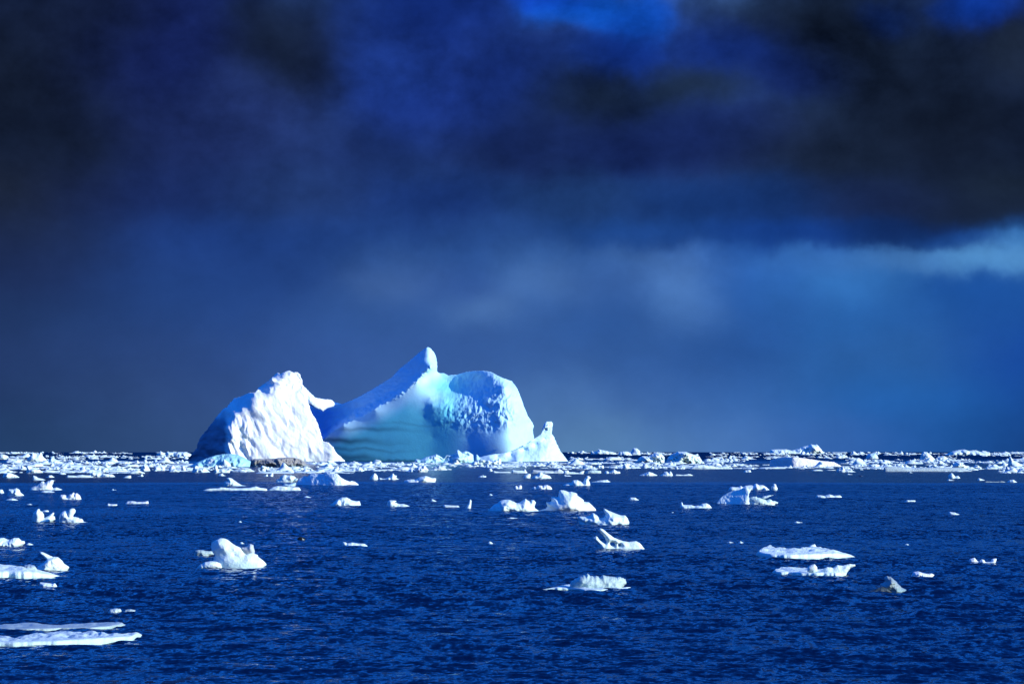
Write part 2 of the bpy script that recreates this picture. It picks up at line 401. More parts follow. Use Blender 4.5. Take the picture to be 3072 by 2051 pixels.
# ------------------------------------------------------------------ water
def water_mat(bb, p):
    t = bb.n('ShaderNodeTexCoord'); g = bb.n('ShaderNodeNewGeometry')
    pos = g.outputs['Position']
    sp = bb.n('ShaderNodeSeparateXYZ'); bb.nt.links.new(pos, sp.inputs[0])
    X, Y = sp.outputs[0], sp.outputs[1]
    # wind lanes: a calm slick lies in front of the pack ice
    wob = bb.m('MULTIPLY', bb.m('SUBTRACT', bb.noise(bb.vm('MULTIPLY', pos, (0.012, 0.004, 0)), 1.0, 4, 0.6), 0.5), 150.0)
    yy = bb.m('ADD', Y, wob)
    calm = bb.m('MULTIPLY', bb.m('MULTIPLY', bb.m('SUBTRACT', yy, 500.0), 1 / 70.0, clamp=True),
                bb.m('MULTIPLY', bb.m('SUBTRACT', 1900.0, yy), 1 / 500.0, clamp=True))
    lanes = bb.noise(bb.vm('MULTIPLY', pos, (0.006, 0.030, 0)), 1.0, 4, 0.6)
    lane = bb.m('ADD', 0.15, bb.m('MULTIPLY', lanes, 1.75))
    v1 = bb.vm('MULTIPLY', pos, (1.0, 0.6, 0))
    n1 = bb.vm('SUBTRACT', bb.noise(v1, 4.0, 3, 0.6, 0.2, col=True), (0.5, 0.5, 0.5))
    n2 = bb.vm('SUBTRACT', bb.noise(v1, 0.9, 2, 0.6, 0.2, col=True), (0.5, 0.5, 0.5))
    sl = bb.vm('ADD', bb.vm('SCALE', n1, scale=1.6), bb.vm('SCALE', n2, scale=1.05))
    far = bb.m('MULTIPLY', bb.m('SUBTRACT', yy, 1700.0), 1 / 900.0, clamp=True)
    lee = bb.m('ADD', 0.20, bb.m('MULTIPLY', far, 0.30))     # wind blows towards the viewer: lee faces are the steep ones
    sl = bb.vm('SUBTRACT', sl, bb.comb(0.0, lee, 0.0))
    st = bb.m('MULTIPLY', lane, bb.m('SUBTRACT', 1.0, bb.m('MULTIPLY', calm, 0.89)))
    nn = bb.vm('NORMALIZE', bb.vm('ADD', bb.vm('MULTIPLY', bb.vm('SCALE', sl, scale=st), (1, 1, 0)), g.outputs['Normal']))
    bb.nt.links.new(nn, p.inputs['Normal'])
    p.inputs['Base Color'].default_value = (0.0001, 0.005, 0.032, 1)
    p.inputs['IOR'].default_value = 1.333
    bb.nt.links.new(bb.m('ADD', 0.13, bb.m('MULTIPLY', calm, 0.03)), p.inputs['Roughness'])
M_WATER = mat("sea_water", water_mat)

def build_water():
    rng = np.random.default_rng(5)
    K = F * CAMH
    ypix = np.concatenate([np.arange(2051 + 190, 1470, -1.6), np.arange(1470, 1400, -1.2), np.geomspace(45, 0.75, 40) + HZ])
    rows = K / (ypix - HZ)
    thm = math.radians(14.0); ncol = 1150
    th = np.linspace(-thm, thm, ncol)
    R, TH = np.meshgrid(rows, th, indexing='ij')
    X = R * np.tan(TH); Y = R
    Z = np.zeros_like(X)
    for i in range(46):
        wl = np.exp(rng.uniform(math.log(0.45), math.log(5.0)))
        a = math.radians(rng.normal(200, 38)); kx, ky = math.sin(a) * 2 * math.pi / wl, math.cos(a) * 2 * math.pi / wl
        Z += 0.0042 * wl ** 0.9 * np.sin(kx * X + ky * Y + rng.uniform(0, 6.28))
    Z *= (0.6 + 0.9 * np.clip(0.5 + fbm(X * 0.012, Y * 0.02, 3, 3), 0, 1))
    fade = (1 - smooth(Y, 420, 640)) * (1 - smooth(np.abs(TH), thm * 0.93, thm)) * smooth(Y, 54, 60)
    Z *= fade
    n0, n1 = X.shape
    idx = np.arange(n0 * n1).reshape(n0, n1)
    q1 = np.stack([idx[:-1, :-1], idx[:-1, 1:], idx[1:, 1:], idx[1:, :-1]], -1).reshape(-1, 4)
    V = [np.stack([X, Y, Z], -1).reshape(-1, 3)]; Q = [q1]
    # the same sea on every other side of the camera, flat
    rr = np.array([0.0, rows[0], 400, 2500, 15000, rows[-1] / math.cos(thm)])
    aa = np.linspace(thm, 2 * math.pi - thm, 60)
    RR, AA = np.meshgrid(rr, aa, indexing='ij')
    off = n0 * n1; V.append(np.stack([RR * np.sin(AA), RR * np.cos(AA), RR * 0], -1).reshape(-1, 3))
    id2 = off + np.arange(RR.size).reshape(RR.shape)
    Q.append(np.stack([id2[:-1, :-1], id2[:-1, 1:], id2[1:, 1:], id2[1:, :-1]], -1).reshape(-1, 4)[:, ::1])
    # wedge between the camera and the first row
    off2 = off + RR.size
    V.append(np.array([(0, 0, 0), (X[0, 0], Y[0, 0], 0), (X[0, -1], Y[0, -1], 0), (0, Y[0, 0], 0)]))
    Q.append(np.array([[off2, off2 + 2, off2 + 3, off2 + 1]]))
    me = make_mesh("water", np.vstack(V), np.vstack(Q))
    me.materials.append(M_WATER)
    o = bpy.data.objects.new("water", me); COL.objects.link(o); o['kind'] = 'structure'
build_water()

# ------------------------------------------------------------------ the two icebergs
def rbf(ctrl):
    c = np.asarray(ctrl, float); P = c[:, :2]; n = len(P)
    D = np.hypot(P[:, None, 0] - P[None, :, 0], P[:, None, 1] - P[None, :, 1])
    A = np.zeros((n + 3, n + 3)); A[:n, :n] = D - 0.0 * np.eye(n)
    A[:n, n] = 1; A[:n, n + 1:] = P; A[n, :n] = 1; A[n + 1:, :n] = P.T
    w = np.linalg.solve(A, np.concatenate([c[:, 2], np.zeros(3)]))
    def f(x, y):
        out = np.zeros(len(x))
        for i in range(n): out += w[i] * np.hypot(x - P[i, 0], y - P[i, 1])
        return out + w[n] + w[n + 1] * x + w[n + 2] * y
    return f
BERG_D = F * CAMH / (1383.0 - HZ)
def berg_body(z, pts, ctrl, step, back, front, noise_fn, tint_fn, closed=False, jag=0.8, seed=1, origin=None, d0=BERG_D, basepx=1384, post=None):
    """iceberg surface: outline and depth control points (close-up units, + = away), turned into world metres"""
    x0, y0, s = ZT[z]
    P = zpx(z, pts)
    if not closed:
        P = np.vstack([P, [(P[-1, 0], basepx + 30)], [(P[0, 0], basepx + 30)]])
    cons = [refine(P, step, jag, seed)]
    x, y, r, dist, quads = grid_sheet(cons, step)
    zx, zy = (x - x0) * s, (y - y0) * s
    D = rbf(ctrl)(zx, zy)
    if post: D = post(zx, zy, D)
    D = D / s
    infl = lambda A, R: A * np.sqrt(1 - (1 - np.clip(dist / R, 0, 1)) ** 2)
    nz = noise_fn(zx, zy) / s * smooth(dist, 0, 6)
    yf = D - infl(front, 14) - nz
    yb = D + infl(back, 70) + smooth(dist, 0, 20) * 10 * fbm(x * 0.03, y * 0.03, 4, seed + 9)
    Xp, Yp, Dp, q = double_sheet(x, y, r, quads, yf, yb)
    dep = d0 + Dp * d0 / F
    wx = (Xp - CX) / F * dep; wz = CAMH - (Yp - HZ) / F * dep
    org = np.array(origin if origin is not None else (wx.mean(), dep.min(), 0.0))
    V = np.stack([wx, dep, wz], 1) - org
    tn = tint_fn((Xp - x0) * s, (Yp - y0) * s)
    return make_mesh("berg", V, q, tn), org
def blob(x, y, cx, cy, rx, ry): return np.exp(-((x - cx) / rx) ** 2 - ((y - cy) / ry) ** 2)
def mixc(base, layers):
    out = np.tile(np.array(base, float), (len(layers[0][0]), 1))
    for w, c in layers: out = out * (1 - w[:, None]) + np.array(c) * w[:, None]
    return out

# --- right-hand iceberg
rp = [(-120,1000),(-120,500),(-20,440),(40,455),(80,500),(120,535),(190,572),(235,548),(285,520),(350,530),(400,510),(500,465),(620,395),(700,345),(760,310),(830,235),(900,180),(985,105),(1045,65),(1060,57),(1085,70),
      (1110,100),(1130,140),(1135,180),(1138,260),(1160,275),(1190,273),(1230,292),(1300,285),(1380,262),(1440,255),(1520,253),(1580,262),(1640,295),(1700,320),
      (1755,338),(1780,370),(1800,400),(1825,460),(1850,530),(1870,580),(1890,630),(1925,680),(1937,710),(1930,750),(1942,820),(1960,900),(1990,1000)]
EX, EY = [-120, 200, 360, 620, 830, 960, 1095], [880, 800, 690, 560, 440, 335, 212]       # craggy lip between the snow ramp and the smooth wall
rc = [(-120,1000,820),(170,1050,700),(400,1000,576),(700,1000,441),(1100,1000,288),(1400,1000,152),(1650,1000,40),(1740,1000,0),(1800,1000,30),(1880,1000,130),(1990,1000,420),
      (200,810,680),(360,705,600),(620,575,490),(830,455,440),(960,352,420),(1085,235,430),
      (400,850,576),(700,800,443),(1100,800,290),(1400,820,152),(1660,850,22),(1760,850,30),(1850,850,150),(1942,830,350),
      (700,650,450),(900,600,375),(980,480,375),(1030,640,325),(1040,545,335),
      (1100,540,292),(1250,560,246),(1400,560,190),(1550,560,124),(1700,560,48),(1790,600,60),(1850,560,180),(1900,680,280),
      (1080,480,345),(1200,490,315),(1400,500,245),(1550,490,150),
      (1200,700,240),(1400,720,150),(1600,720,62),(1720,720,18),
      (1130,410,480),(1250,425,470),(1200,345,580),(1300,375,520),(1400,400,430),(1460,340,420),(1550,390,260),(1600,320,250),(1700,390,105),(1780,400,210),(1520,258,370),(1380,268,520),(1230,295,620),(1755,345,310),
      (-120,600,850),(60,600,800),(190,620,760),(285,530,750),(350,545,710),(500,480,640),(700,360,570),(830,245,540),(900,260,510),(985,115,530),(1048,70,510),(700,450,530),(500,560,610),
      (1062,130,495),(1098,205,455),(1110,105,565),(1133,180,640),(1138,258,655),(1160,290,640)]
def rpost(x, y, D):
    """the snow ramp stands back from the wall along the lip"""
    e = np.interp(x, EX, EY) + 14 * fbm(x / 70, y / 70, 3, 77)
    off = np.interp(x, [-120, 200, 360, 620, 830, 960, 1080], [420, 380, 330, 220, 130, 65, 0])
    return D + off * smooth(e - y, -14, 60)
def rnoise(x, y):
    dome = np.clip(1.1 * blob(x, y, 1480, 470, 400, 230) + 0.6 * blob(x, y, 1560, 680, 280, 130), 0, 1)
    dome *= smooth(x + 60 * fbm(x / 90, y / 60, 3, 66), 1000, 1240) * (1 - smooth(y + 50 * fbm(x / 70, y / 90, 3, 67), 640, 830)) * smooth(y, 245, 300)
    calmm = 0.6 * blob(x, y, 1270, 395, 150, 50)
    st = 6.5 * (-0.7 + ridged(x / 52 + 0.5 * fbm(x / 160, y / 160, 2, 61) + 0.35 * y / 46, y / 95, 5, 3)) + 3.6 * fbm(x / 17, y / 34, 3, 8) + 3 * facet(x / 44, y / 70, 9) + 12 * fbm(x / 120, y / 90, 3, 64)
    edge = np.abs((y - np.interp(x, EX, EY)))
    lip = np.exp(-(edge / 26) ** 2) * smooth(x, 180, 330) * (1 - smooth(x, 1085, 1120))
    above = 1 - smooth(y, np.interp(x, EX, EY) - 30, np.interp(x, EX, EY) + 5)
    above = above * (1 - smooth(x, 1090, 1130))
    return dome * (1 - 0.75 * calmm) * st + lip * (4 + 9 * fbm(x / 26, y / 20, 4, 21)) * (0.35 + 0.9 * smooth(x, 640, 900)) + above * (1 - smooth(x, 900, 1010)) * (12 * fbm(x / 150, y / 90, 3, 33) + 8 * facet(x / 120, y / 70, 34) + 2 * fbm(x / 20, y / 20, 2, 4))
def rtint(x, y):
    edge = np.interp(x, EX, EY)
    teal = smooth(y, edge + 40, edge + 190) * (1 - smooth(x, 1180, 1480)) * (1 - smooth(y, 1010, 1020)) + 0
    teal = teal * (1 - 0.9 * blob(x, y, 1050, 470, 160, 90))
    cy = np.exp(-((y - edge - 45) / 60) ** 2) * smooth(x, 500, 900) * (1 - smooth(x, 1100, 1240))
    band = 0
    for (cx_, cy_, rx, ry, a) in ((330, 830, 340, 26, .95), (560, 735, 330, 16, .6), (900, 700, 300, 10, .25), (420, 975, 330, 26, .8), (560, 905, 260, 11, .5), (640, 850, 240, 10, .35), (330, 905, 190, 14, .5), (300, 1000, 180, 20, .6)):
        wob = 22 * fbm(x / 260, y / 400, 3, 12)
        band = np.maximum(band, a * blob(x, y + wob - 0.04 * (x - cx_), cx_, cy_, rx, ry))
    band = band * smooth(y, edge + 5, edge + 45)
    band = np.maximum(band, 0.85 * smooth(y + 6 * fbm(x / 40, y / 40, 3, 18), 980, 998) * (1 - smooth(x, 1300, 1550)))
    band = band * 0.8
    return mixc((0.47, 0.78, 0.89), [(0.85 * (1 - smooth(x + 40 * fbm(x / 80, y / 80, 3, 15), 200, 420)) * smooth(y, 540, 600), (0.16, 0.36, 0.72)), (np.clip(cy * 0.7, 0, 1), (0.50, 0.80, 0.82)), (np.clip(blob(x, y, 1400, 860, 330, 170) * 0.8, 0, 1), (0.30, 0.66, 0.88)), (np.clip(teal * 0.92, 0, 1), (0.11, 0.62, 0.68)), (np.clip(band, 0, 1), (0.012, 0.07, 0.11))])  # left end and lower right wall tinted blue: shade put into the colour
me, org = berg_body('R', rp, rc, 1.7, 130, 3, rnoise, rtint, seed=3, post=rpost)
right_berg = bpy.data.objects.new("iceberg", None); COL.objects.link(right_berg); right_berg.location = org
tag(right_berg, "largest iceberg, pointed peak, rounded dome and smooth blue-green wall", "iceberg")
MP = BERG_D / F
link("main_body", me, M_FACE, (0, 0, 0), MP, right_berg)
hp = [(1440,1004),(1490,968),(1600,945),(1700,935),(1780,905),(1850,870),(1920,830),(1960,805),(2000,775),(2010,730),(2025,690),(2045,675),(2085,675),(2097,690),(2090,740),(2088,780),(2105,800),(2130,860),(2160,920),(2200,970),(2222,1003)]
hc = [(1440,1000,20),(1600,1000,-30),(1800,1005,-40),(1980,1005,0),(2120,1005,80),(2222,1003,210),(1500,968,40),(1600,948,30),(1700,937,30),(1850,873,50),(1920,833,65),(2000,777,90),(2045,680,110),(2097,690,150),(2088,780,150),(2105,800,170),(2160,920,190),
      (1640,965,40),(1750,953,75),(1860,903,112),(1950,863,130),(2030,815,140),(2055,745,120),(1800,980,0),(1900,955,40),(1990,930,55),(2050,885,95),(2100,930,105)]
hc = [(x_, y_, D_ - 430) for x_, y_, D_ in hc]
me, org2 = berg_body('R', hp, hc, 1.7, 60, 3, lambda x, y: 3 * fbm(x / 30, y / 30, 3, 2) + 26 * blob(x, y, 2050, 715, 40, 40) * ridged(x / 40, y / 40, 3, 5), lambda x, y: np.tile(np.array((.55, .80, .88)), (len(x), 1)), seed=5, origin=org)
link("horn_ridge", me, M_FACE, (0, 0, 0), MP, right_berg)['label'] = "low white ridge rising to a stubby horn at the right end"
sp_ = [(-120,330),(-30,300),(0,290),(20,370),(70,420),(125,475),(200,490),(255,490),(285,515),(345,527),(300,546),(225,565),(190,590),(120,560),(70,530),(20,500),(-120,470)]
sc = [(-120,400,700),(0,300,740),(70,430,760),(200,495,820),(280,515,900),(190,585,800),(70,520,720),(130,530,740)]
me, _ = berg_body('R', sp_, sc, 1.7, 40, 10, lambda x, y: 8 * fbm(x / 40, y / 60, 4, 6), lambda x, y: np.tile(np.array((.72, .85, .90)), (len(x), 1)), closed=True, seed=8, origin=org)
link("snow_shoulder", me, M_FACE, (0, 0, 0), MP, right_berg)['label'] = "bright snow shoulder sloping down beside the left block"

# --- left-hand block
lp = [(50,1400),(160,1265),(165,1220),(200,1140),(260,1070),(330,980),(420,860),(480,800),(515,785),(550,735),(595,685),(690,655),(790,610),(835,615),(900,545),(1000,480),(1050,430),(1105,380),(1140,400),
      (1200,370),(1250,355),(1300,378),(1345,375),(1365,400),(1395,465),(1395,520),(1410,590),(1445,660),(1470,740),(1500,840),(1550,920),(1590,1000),(1610,1080),(1640,1185),(1700,1200),(1760,1255),(1800,1330),(1850,1370),(1897,1420)]
lc = [(700,1400,0),(1000,1400,20),(1300,1400,50),(1600,1410,70),(1897,1420,150),(1640,1185,150),(1700,1210,130),(1750,1330,60),(1590,1000,210),(1395,500,400),(1345,390,430),(1000,570,290),(1100,900,150),(800,900,150),(760,1100,70),(1300,900,190),(1200,600,300),(1450,900,210),(1300,1150,100),(1500,1200,110),(1000,1150,75),
      (1230,480,340),(1040,460,330),(1130,500,330),(1300,440,370),(1180,400,420),(1250,365,470),
      (835,640,240),(900,640,230),(690,810,190),(790,700,220),(600,880,170),(700,900,150),(520,1030,110),(530,1150,80),(480,1300,60),(560,1350,20),(620,1000,110),(640,1200,70),(690,1250,60),(670,1050,120),
      (160,1265,700),(165,1400,700),(300,1100,520),(330,980,560),(420,870,520),(500,800,440),(540,900,330),(600,700,560),(700,665,480),(640,780,380),(790,615,400),(900,550,500),(940,590,380),(1050,430,560),(1105,385,560),(980,520,480),(50,1400,860),(300,1300,480),(400,1200,300),(420,1000,330)]
def lnoise(x, y):
    cr = smooth(x, 430, 560) * (1 - smooth(x, 740, 860)) * smooth(y, 850, 950)
    front = smooth(x, 700, 820) * smooth(y, 540, 640)
    shade_side = 1 - smooth(x, 420, 620)
    top = 1 - smooth(y, 560, 700)
    diag = facet(x / 190 - y / 330, y / 250, 13)
    return (cr * (44 * facet(x / 85 - y / 300, y / 150, 19) + 14 * facet(x / 34, y / 60, 20)) + front * (17 * diag + 10 * facet(x / 62 - y / 150, y / 105, 14) + 1.5 * fbm(x / 28, y / 50, 2, 23))
            + shade_side * (42 * facet(x / 150, y / 120, 29) + 12 * facet(x / 50, y / 50, 30)) + top * (26 * facet(x / 110, y / 60, 37) + 8 * facet(x / 40, y / 30, 38)) + 2 * fbm(x / 60, y / 60, 3, 41))
def ltint(x, y):
    g = np.clip(fbm(x / 150 - y / 330, y / 260, 4, 53) * 1.4 - 0.1, 0, 1) * smooth(x, 760, 900) * smooth(y, 640, 760)
    wet = smooth(y + 0.25 * (x - 1450) * 0, 1290, 1400) * smooth(x, 1300, 1440) * (1 - smooth(x, 1560, 1700)) * smooth(y - (1330 - 0.42 * (x - 1450)) , -20, 20)
    cr = smooth(x, 450, 560) * (1 - smooth(x, 700, 800)) * smooth(y, 950, 1080)
    gl = np.clip(fbm(x / 60, y / 90, 4, 71) * 1.5, 0, 1) * cr
    dk = (1 - smooth(x + 26 * facet(x / 70, y / 70, 88), 470, 540)) * smooth(y + 30 * facet(x / 60, y / 60, 89), 800, 1010)  # navy tint low on the left face paints its shade into the ice
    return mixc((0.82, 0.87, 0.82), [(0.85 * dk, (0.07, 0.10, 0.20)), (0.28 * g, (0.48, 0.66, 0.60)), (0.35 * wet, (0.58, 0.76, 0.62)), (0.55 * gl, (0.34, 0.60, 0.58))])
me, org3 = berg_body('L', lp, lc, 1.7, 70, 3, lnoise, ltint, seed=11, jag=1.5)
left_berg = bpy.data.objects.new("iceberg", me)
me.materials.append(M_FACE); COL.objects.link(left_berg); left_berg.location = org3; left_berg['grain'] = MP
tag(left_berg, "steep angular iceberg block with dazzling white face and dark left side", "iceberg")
def carved(name, label, cat, z, pts, base, ctrl, group=None, m=None, tint=WHITE, foot=None, back=40, step=1.0, rough=5.0, fscale=120.0, seed=1):
    """a block whose faces are set by depth control points, as for the icebergs"""
    x0, y0, sc_ = ZT[z]; by = y0 + base / sc_; d0 = F * CAMH / (by - HZ); H = (base - min(p[1] for p in pts))
    def nf(x, y): return rough * (facet(x / fscale, y / fscale, seed) + 0.5 * facet(x / fscale * 2.3, y / fscale * 1.8, seed + 1) + 0.3 * fbm(x / fscale * 4, y / fscale * 4, 2, seed + 2))
    def tf(x, y):
        out = np.tile(np.array(tint, float), (len(x), 1))
        if foot is not None:
            w = (0.8 * smooth(y + 0.05 * H * fbm(x / fscale, y / fscale, 3, seed + 3), base - 0.26 * H, base - 0.06 * H))[:, None]
            out = out * (1 - w) + np.array(foot) * w
        return out
    me, org = berg_body(z, pts, ctrl, step, back, 2.0, nf, tf, jag=0.6, seed=seed, d0=d0, basepx=by)
    o = link(name, me, m or M_ICE, org, d0 / F); me.name = name; tag(o, label, cat, group); o['_dc'] = d0 + 0.3 * back * d0 / F
    return o
# ------------------------------------------------------------------ floating ice traced one by one
G_OPEN = "ice floating in the open water"; G_SLICK = "ice floating in the calm strip"; G_PACK = "large pieces in the pack ice"
def F_(label, z, pts, base, **k): return floe("ice_floe", label, "ice floe", z, pts, base, group=G_OPEN, **k)
def S_(label, z, pts, base, **k): return floe("ice_floe", label, "ice floe", z, pts, base, group=G_SLICK, **k)
def K_(label, z, pts, base, **k): return floe("ice_block", label, "ice block", z, pts, base, group=G_PACK, **k)

# --- open water, near to far
slab("ice_floe", "longest low floe, snowy with greenish edge, nearest the viewer at bottom left", "ice floe", 'I', [(-250,880),(-150,790),(0,782),(60,790),(170,815),(250,780),(400,760),(560,750),(640,733),(760,740),(900,738),(1000,750),(1110,735),(1200,760),(1350,760),(1450,745),(1560,745),(1612,770)], [(-250,895),(200,900),(600,888),(900,872),(1200,852),(1500,832),(1580,800),(1612,775)], 52, group=G_OPEN, seed=3, rough=0.45, tint=(0.50,0.65,0.67))
slab("ice_floe", "thin grey floe lying just behind the longest low floe at bottom left", "ice floe", 'I', [(-200,700),(-100,680),(60,650),(220,640),(320,630),(450,640),(600,660),(700,660),(850,645),(1050,635),(1200,628),(1340,627),(1390,640),(1430,660)], [(-200,712),(300,724),(500,722),(700,712),(900,712),(1100,706),(1250,692),(1430,664)], 26, m=M_FROST, tint=(0.42,0.55,0.57), group=G_OPEN, seed=4, rough=0.35)
F_("small frosty hump floating at bottom left, left one of a close pair", 'I', [(1228,510),(1250,480),(1320,468),(1370,475),(1383,500),(1370,520)], 520, m=M_FROST)
F_("small frosty wedge floating at bottom left, right one of a close pair", 'I', [(1395,510),(1430,485),(1490,478),(1540,490),(1530,512)], 516, m=M_FROST, tint=GREY)
F_("small clear chunk floating alone below the long tapering snow floe at left edge", 'I', [(440,222),(455,170),(540,180),(600,190),(625,182),(655,215)], 228, tint=(0.62,0.74,0.76))
slab("ice_floe", "thick snow floe tapering to the right, cut by the left edge", "ice floe", 'A', [(-170,1440),(0,1418),(90,1425),(200,1440),(320,1460),(400,1468),(470,1490),(560,1510),(690,1545)], [(-170,1575),(300,1572),(560,1562),(690,1549)], 85, group=G_OPEN, seed=6, rough=0.15)
o = F_("hunched white floe with a beak-like spur pointing up to the left", 'A', [(410,1465),(430,1430),(500,1390),(530,1355),(545,1335),(620,1322),(660,1328),(700,1360),(730,1400),(790,1440),(770,1465)], 1478)
part("spur", o, 'A', [(540,1370),(500,1330),(455,1280),(455,1262),(500,1275),(580,1315),(640,1335),(620,1385)], 1478, closed=True, depth=0.25, foot=None)
F_("faint low grey lump imitating shade beside the hunched floe with the spur", 'A', [(255,1440),(280,1415),(330,1408),(390,1420),(415,1440)], 1450, tint=(0.30,0.42,0.52), m=M_FROST)  # stands in for the faint shade left of the hunched floe
F_("lumpy white floe of rounded knobs cut by the left edge", 'A', [(-60,1190),(-40,1130),(0,1110),(40,1105),(80,1125),(110,1130),(160,1107),(215,1110),(245,1140),(280,1145),(285,1170),(240,1195)], 1207, bumps=[(60,1130,50,-40),(190,1140,60,30)])
F_("thin sliver floating at the right tip of the lumpy knobbed floe", 'A', [(288,1176),(330,1165),(380,1174)], 1185)
o = carved("ice_floe", "big rounded floe with a bulbous boulder-like top and a broad snowy skirt", "ice floe", 'n2', [(640,1040),(690,930),(690,800),(740,740),(640,600),(620,480),(640,350),(760,290),(880,235),(1000,235),(1100,270),(1200,350),(1330,440),(1480,510),(1530,590),(1600,680),(1650,710),(1800,660),(1890,680),(1990,720),(2000,770),(2100,850),(2200,930),(2250,1000),(2230,1030),(2150,1070)], 1090, [(640,1040,330),(690,860,330),(760,740,230),(640,500,300),(650,360,320),(720,600,190),(850,400,60),(1000,550,-10),(1000,240,190),(1200,350,170),(1300,560,40),(1480,520,120),(1600,690,80),(850,690,100),(980,725,75),(1300,735,60),(1600,745,50),(900,880,60),(1000,860,-30),(1300,880,-110),(1700,880,-110),(2050,860,20),(2240,1020,160),(850,1070,40),(1100,1080,-110),(1500,1085,-180),(2000,1080,-90),(1900,690,90),(2000,770,90)], group=G_OPEN, foot=(0.52,0.74,0.66), back=45, rough=7, fscale=150, seed=51, step=1.2)
part("shelf", o, 'n2', [(230,1060),(290,1010),(450,930),(600,905),(760,910),(900,960),(1000,1070)], 1088, depth=0.25, shift=-10, tint=(0.70,0.82,0.78))
part("upright_block", o, 'n2', [(1490,510),(1600,490),(1700,450),(1740,410),(1790,400),(1860,430),(1880,530),(1900,620),(1890,720),(1650,740),(1560,640)], 1090, closed=True, depth=0.3, tint=(0.62,0.70,0.70), m=M_FROST, shift=4, bumps=[(1800,550,70,50)])
F_("speckled frosty slab floating just left of the big boulder-topped floe", 'n2', [(110,655),(160,590),(230,570),(360,575),(480,600),(560,610),(640,600),(690,680),(705,715),(560,720)], 748, m=M_FROST, tint=GREY, p=2.6, depth=0.25)
F_("small lump floating behind the big boulder-topped floe", 'n2', [(1468,385),(1480,350),(1530,346),(1600,380)], 396)
animal = floe("swimming_animal", "small black animal with a pale patch low on its front, surfacing", "animal", 's', [(690,705),(740,620),(830,500),(900,455),(1000,460),(1120,475),(1220,500),(1285,545),(1312,610),(1290,660),(1200,700)], 715, m=M_FUR, tint=(0.008,0.010,0.014), foot=None, amp=0.03, depth=0.33, jag=0.1)
part("pale_patch", animal, 's', [(1040,712),(1110,650),(1080,570),(1110,560),(1150,615),(1275,645),(1190,692)], 715, m=M_FUR, closed=True, depth=0.3, foot=None, amp=0.02, jag=0, tint=(0.62,0.68,0.64), shift=-7)
F_("thin strip of ice with a knob at its left end, right of the swimming animal", 'B', [(1690,1165),(1700,1152),(1730,1158),(1745,1172),(1800,1160),(1870,1170),(1950,1175),(1980,1190)], 1200)
F_("tiny lump alone above and left of the swimming animal", 'B', [(510,927),(530,915),(552,924)], 930)
F_("tiny lump alone in the open water below the arched floe", 'C', [(1025,1207),(1050,1185),(1070,1195),(1100,1210)], 1215)
o = slab("ice_floe", "broad flat floe with a translucent grey ragged ridge above a snowy shelf", "ice floe", 'G', [(-240,1062),(-120,1040),(-20,1025),(60,1010),(200,1000),(330,998),(420,1015),(520,1045),(645,1044)], [(-240,1066),(-100,1066),(30,1066),(120,1075),(180,1090),(450,1083),(560,1068),(645,1049)], 22, group=G_OPEN, seed=8, rough=0.4, tint=(0.58,0.73,0.72))
part("ragged_ridge", o, 'G', [(20,1020),(50,985),(100,950),(150,925),(185,918),(210,905),(230,925),(260,930),(300,928),(335,940),(360,920),(440,932),(500,942),(540,938),(590,958),(605,1000),(560,1030)], 1045, depth=0.2, m=M_FROST, tint=(0.56,0.74,0.68), foot=None, shift=60, jag=1.5)
o = F_("antler-like white floe with a long raised arm and two holes through it", 'G', [(330,655),(325,620),(258,550),(270,540),(283,538),(300,523),(330,565),(390,605),(402,590),(385,540),(330,480),(322,460),(335,447),(370,460),(430,510),(480,545),(560,575),(620,585),(700,577),(735,595),(760,625),(788,655)], 660, holes=[[(435,600),(450,588),(480,590),(490,610),(480,628),(445,622)],[(520,612),(540,608),(543,622),(524,625)]], depth=0.12, cells=110, amp=0.2)
F_("tiny crumb of ice floating in front of the antler-like floe", 'G', [(445,697),(465,692),(488,697)], 701, cells=8)
F_("white floe with a curved horn and a dark shaded hollow on its left", 'G', [(125,395),(120,360),(105,345),(130,330),(200,330),(240,320),(258,295),(270,295),(300,310),(340,345),(375,338),(390,315),(370,265),(372,247),(420,270),(480,295),(540,318),(590,320),(615,350),(632,390),(625,408)], 412, bumps=[(490,350,90,35),(220,390,60,-25)])
o = F_("bright white floe stacked in three stepped points, largest in the middle water", 'n3', [(1060,545),(1150,540),(1220,520),(1260,480),(1250,440),(1230,380),(1300,385),(1350,350),(1330,275),(1400,275),(1480,290),(1490,220),(1500,160),(1520,130),(1600,135),(1700,175),(1740,165),(1830,185),(1885,215),(1870,235),(1960,300),(2015,345),(2010,375),(2120,385),(2180,440),(2270,535),(2265,560)], 563, depth=0.33, bumps=[(1700,420,200,90),(1480,480,120,60),(1590,230,60,-40),(1900,480,160,50)], foot=(0.76,0.83,0.80))
F_("twin-humped white floe with an undercut dark arch on its right", 'n3', [(25,540),(40,515),(60,545),(80,500),(160,430),(230,410),(270,360),(350,335),(470,335),(560,370),(620,400),(680,390),(740,350),(810,312),(850,345),(905,370),(925,335),(980,340),(1020,390),(1005,440),(990,478),(1010,515),(1090,548)], 566, bumps=[(880,500,130,-95),(420,450,180,60),(700,470,60,-30)], depth=0.36)
F_("pair of joined frosty stumps floating above the twin-humped floe", 'n3', [(565,110),(575,60),(600,45),(625,47),(650,72),(670,35),(715,30),(732,70),(722,110)], 113, tint=(0.70,0.77,0.76))
F_("wedge of ice split by a crack, right of the joined frosty stumps", 'n3', [(870,105),(960,95),(965,70),(1000,60),(1045,88),(1055,40),(1100,36),(1150,40),(1160,62),(1175,40),(1250,20),(1340,70),(1360,105)], 116, tint=(0.72,0.79,0.77))
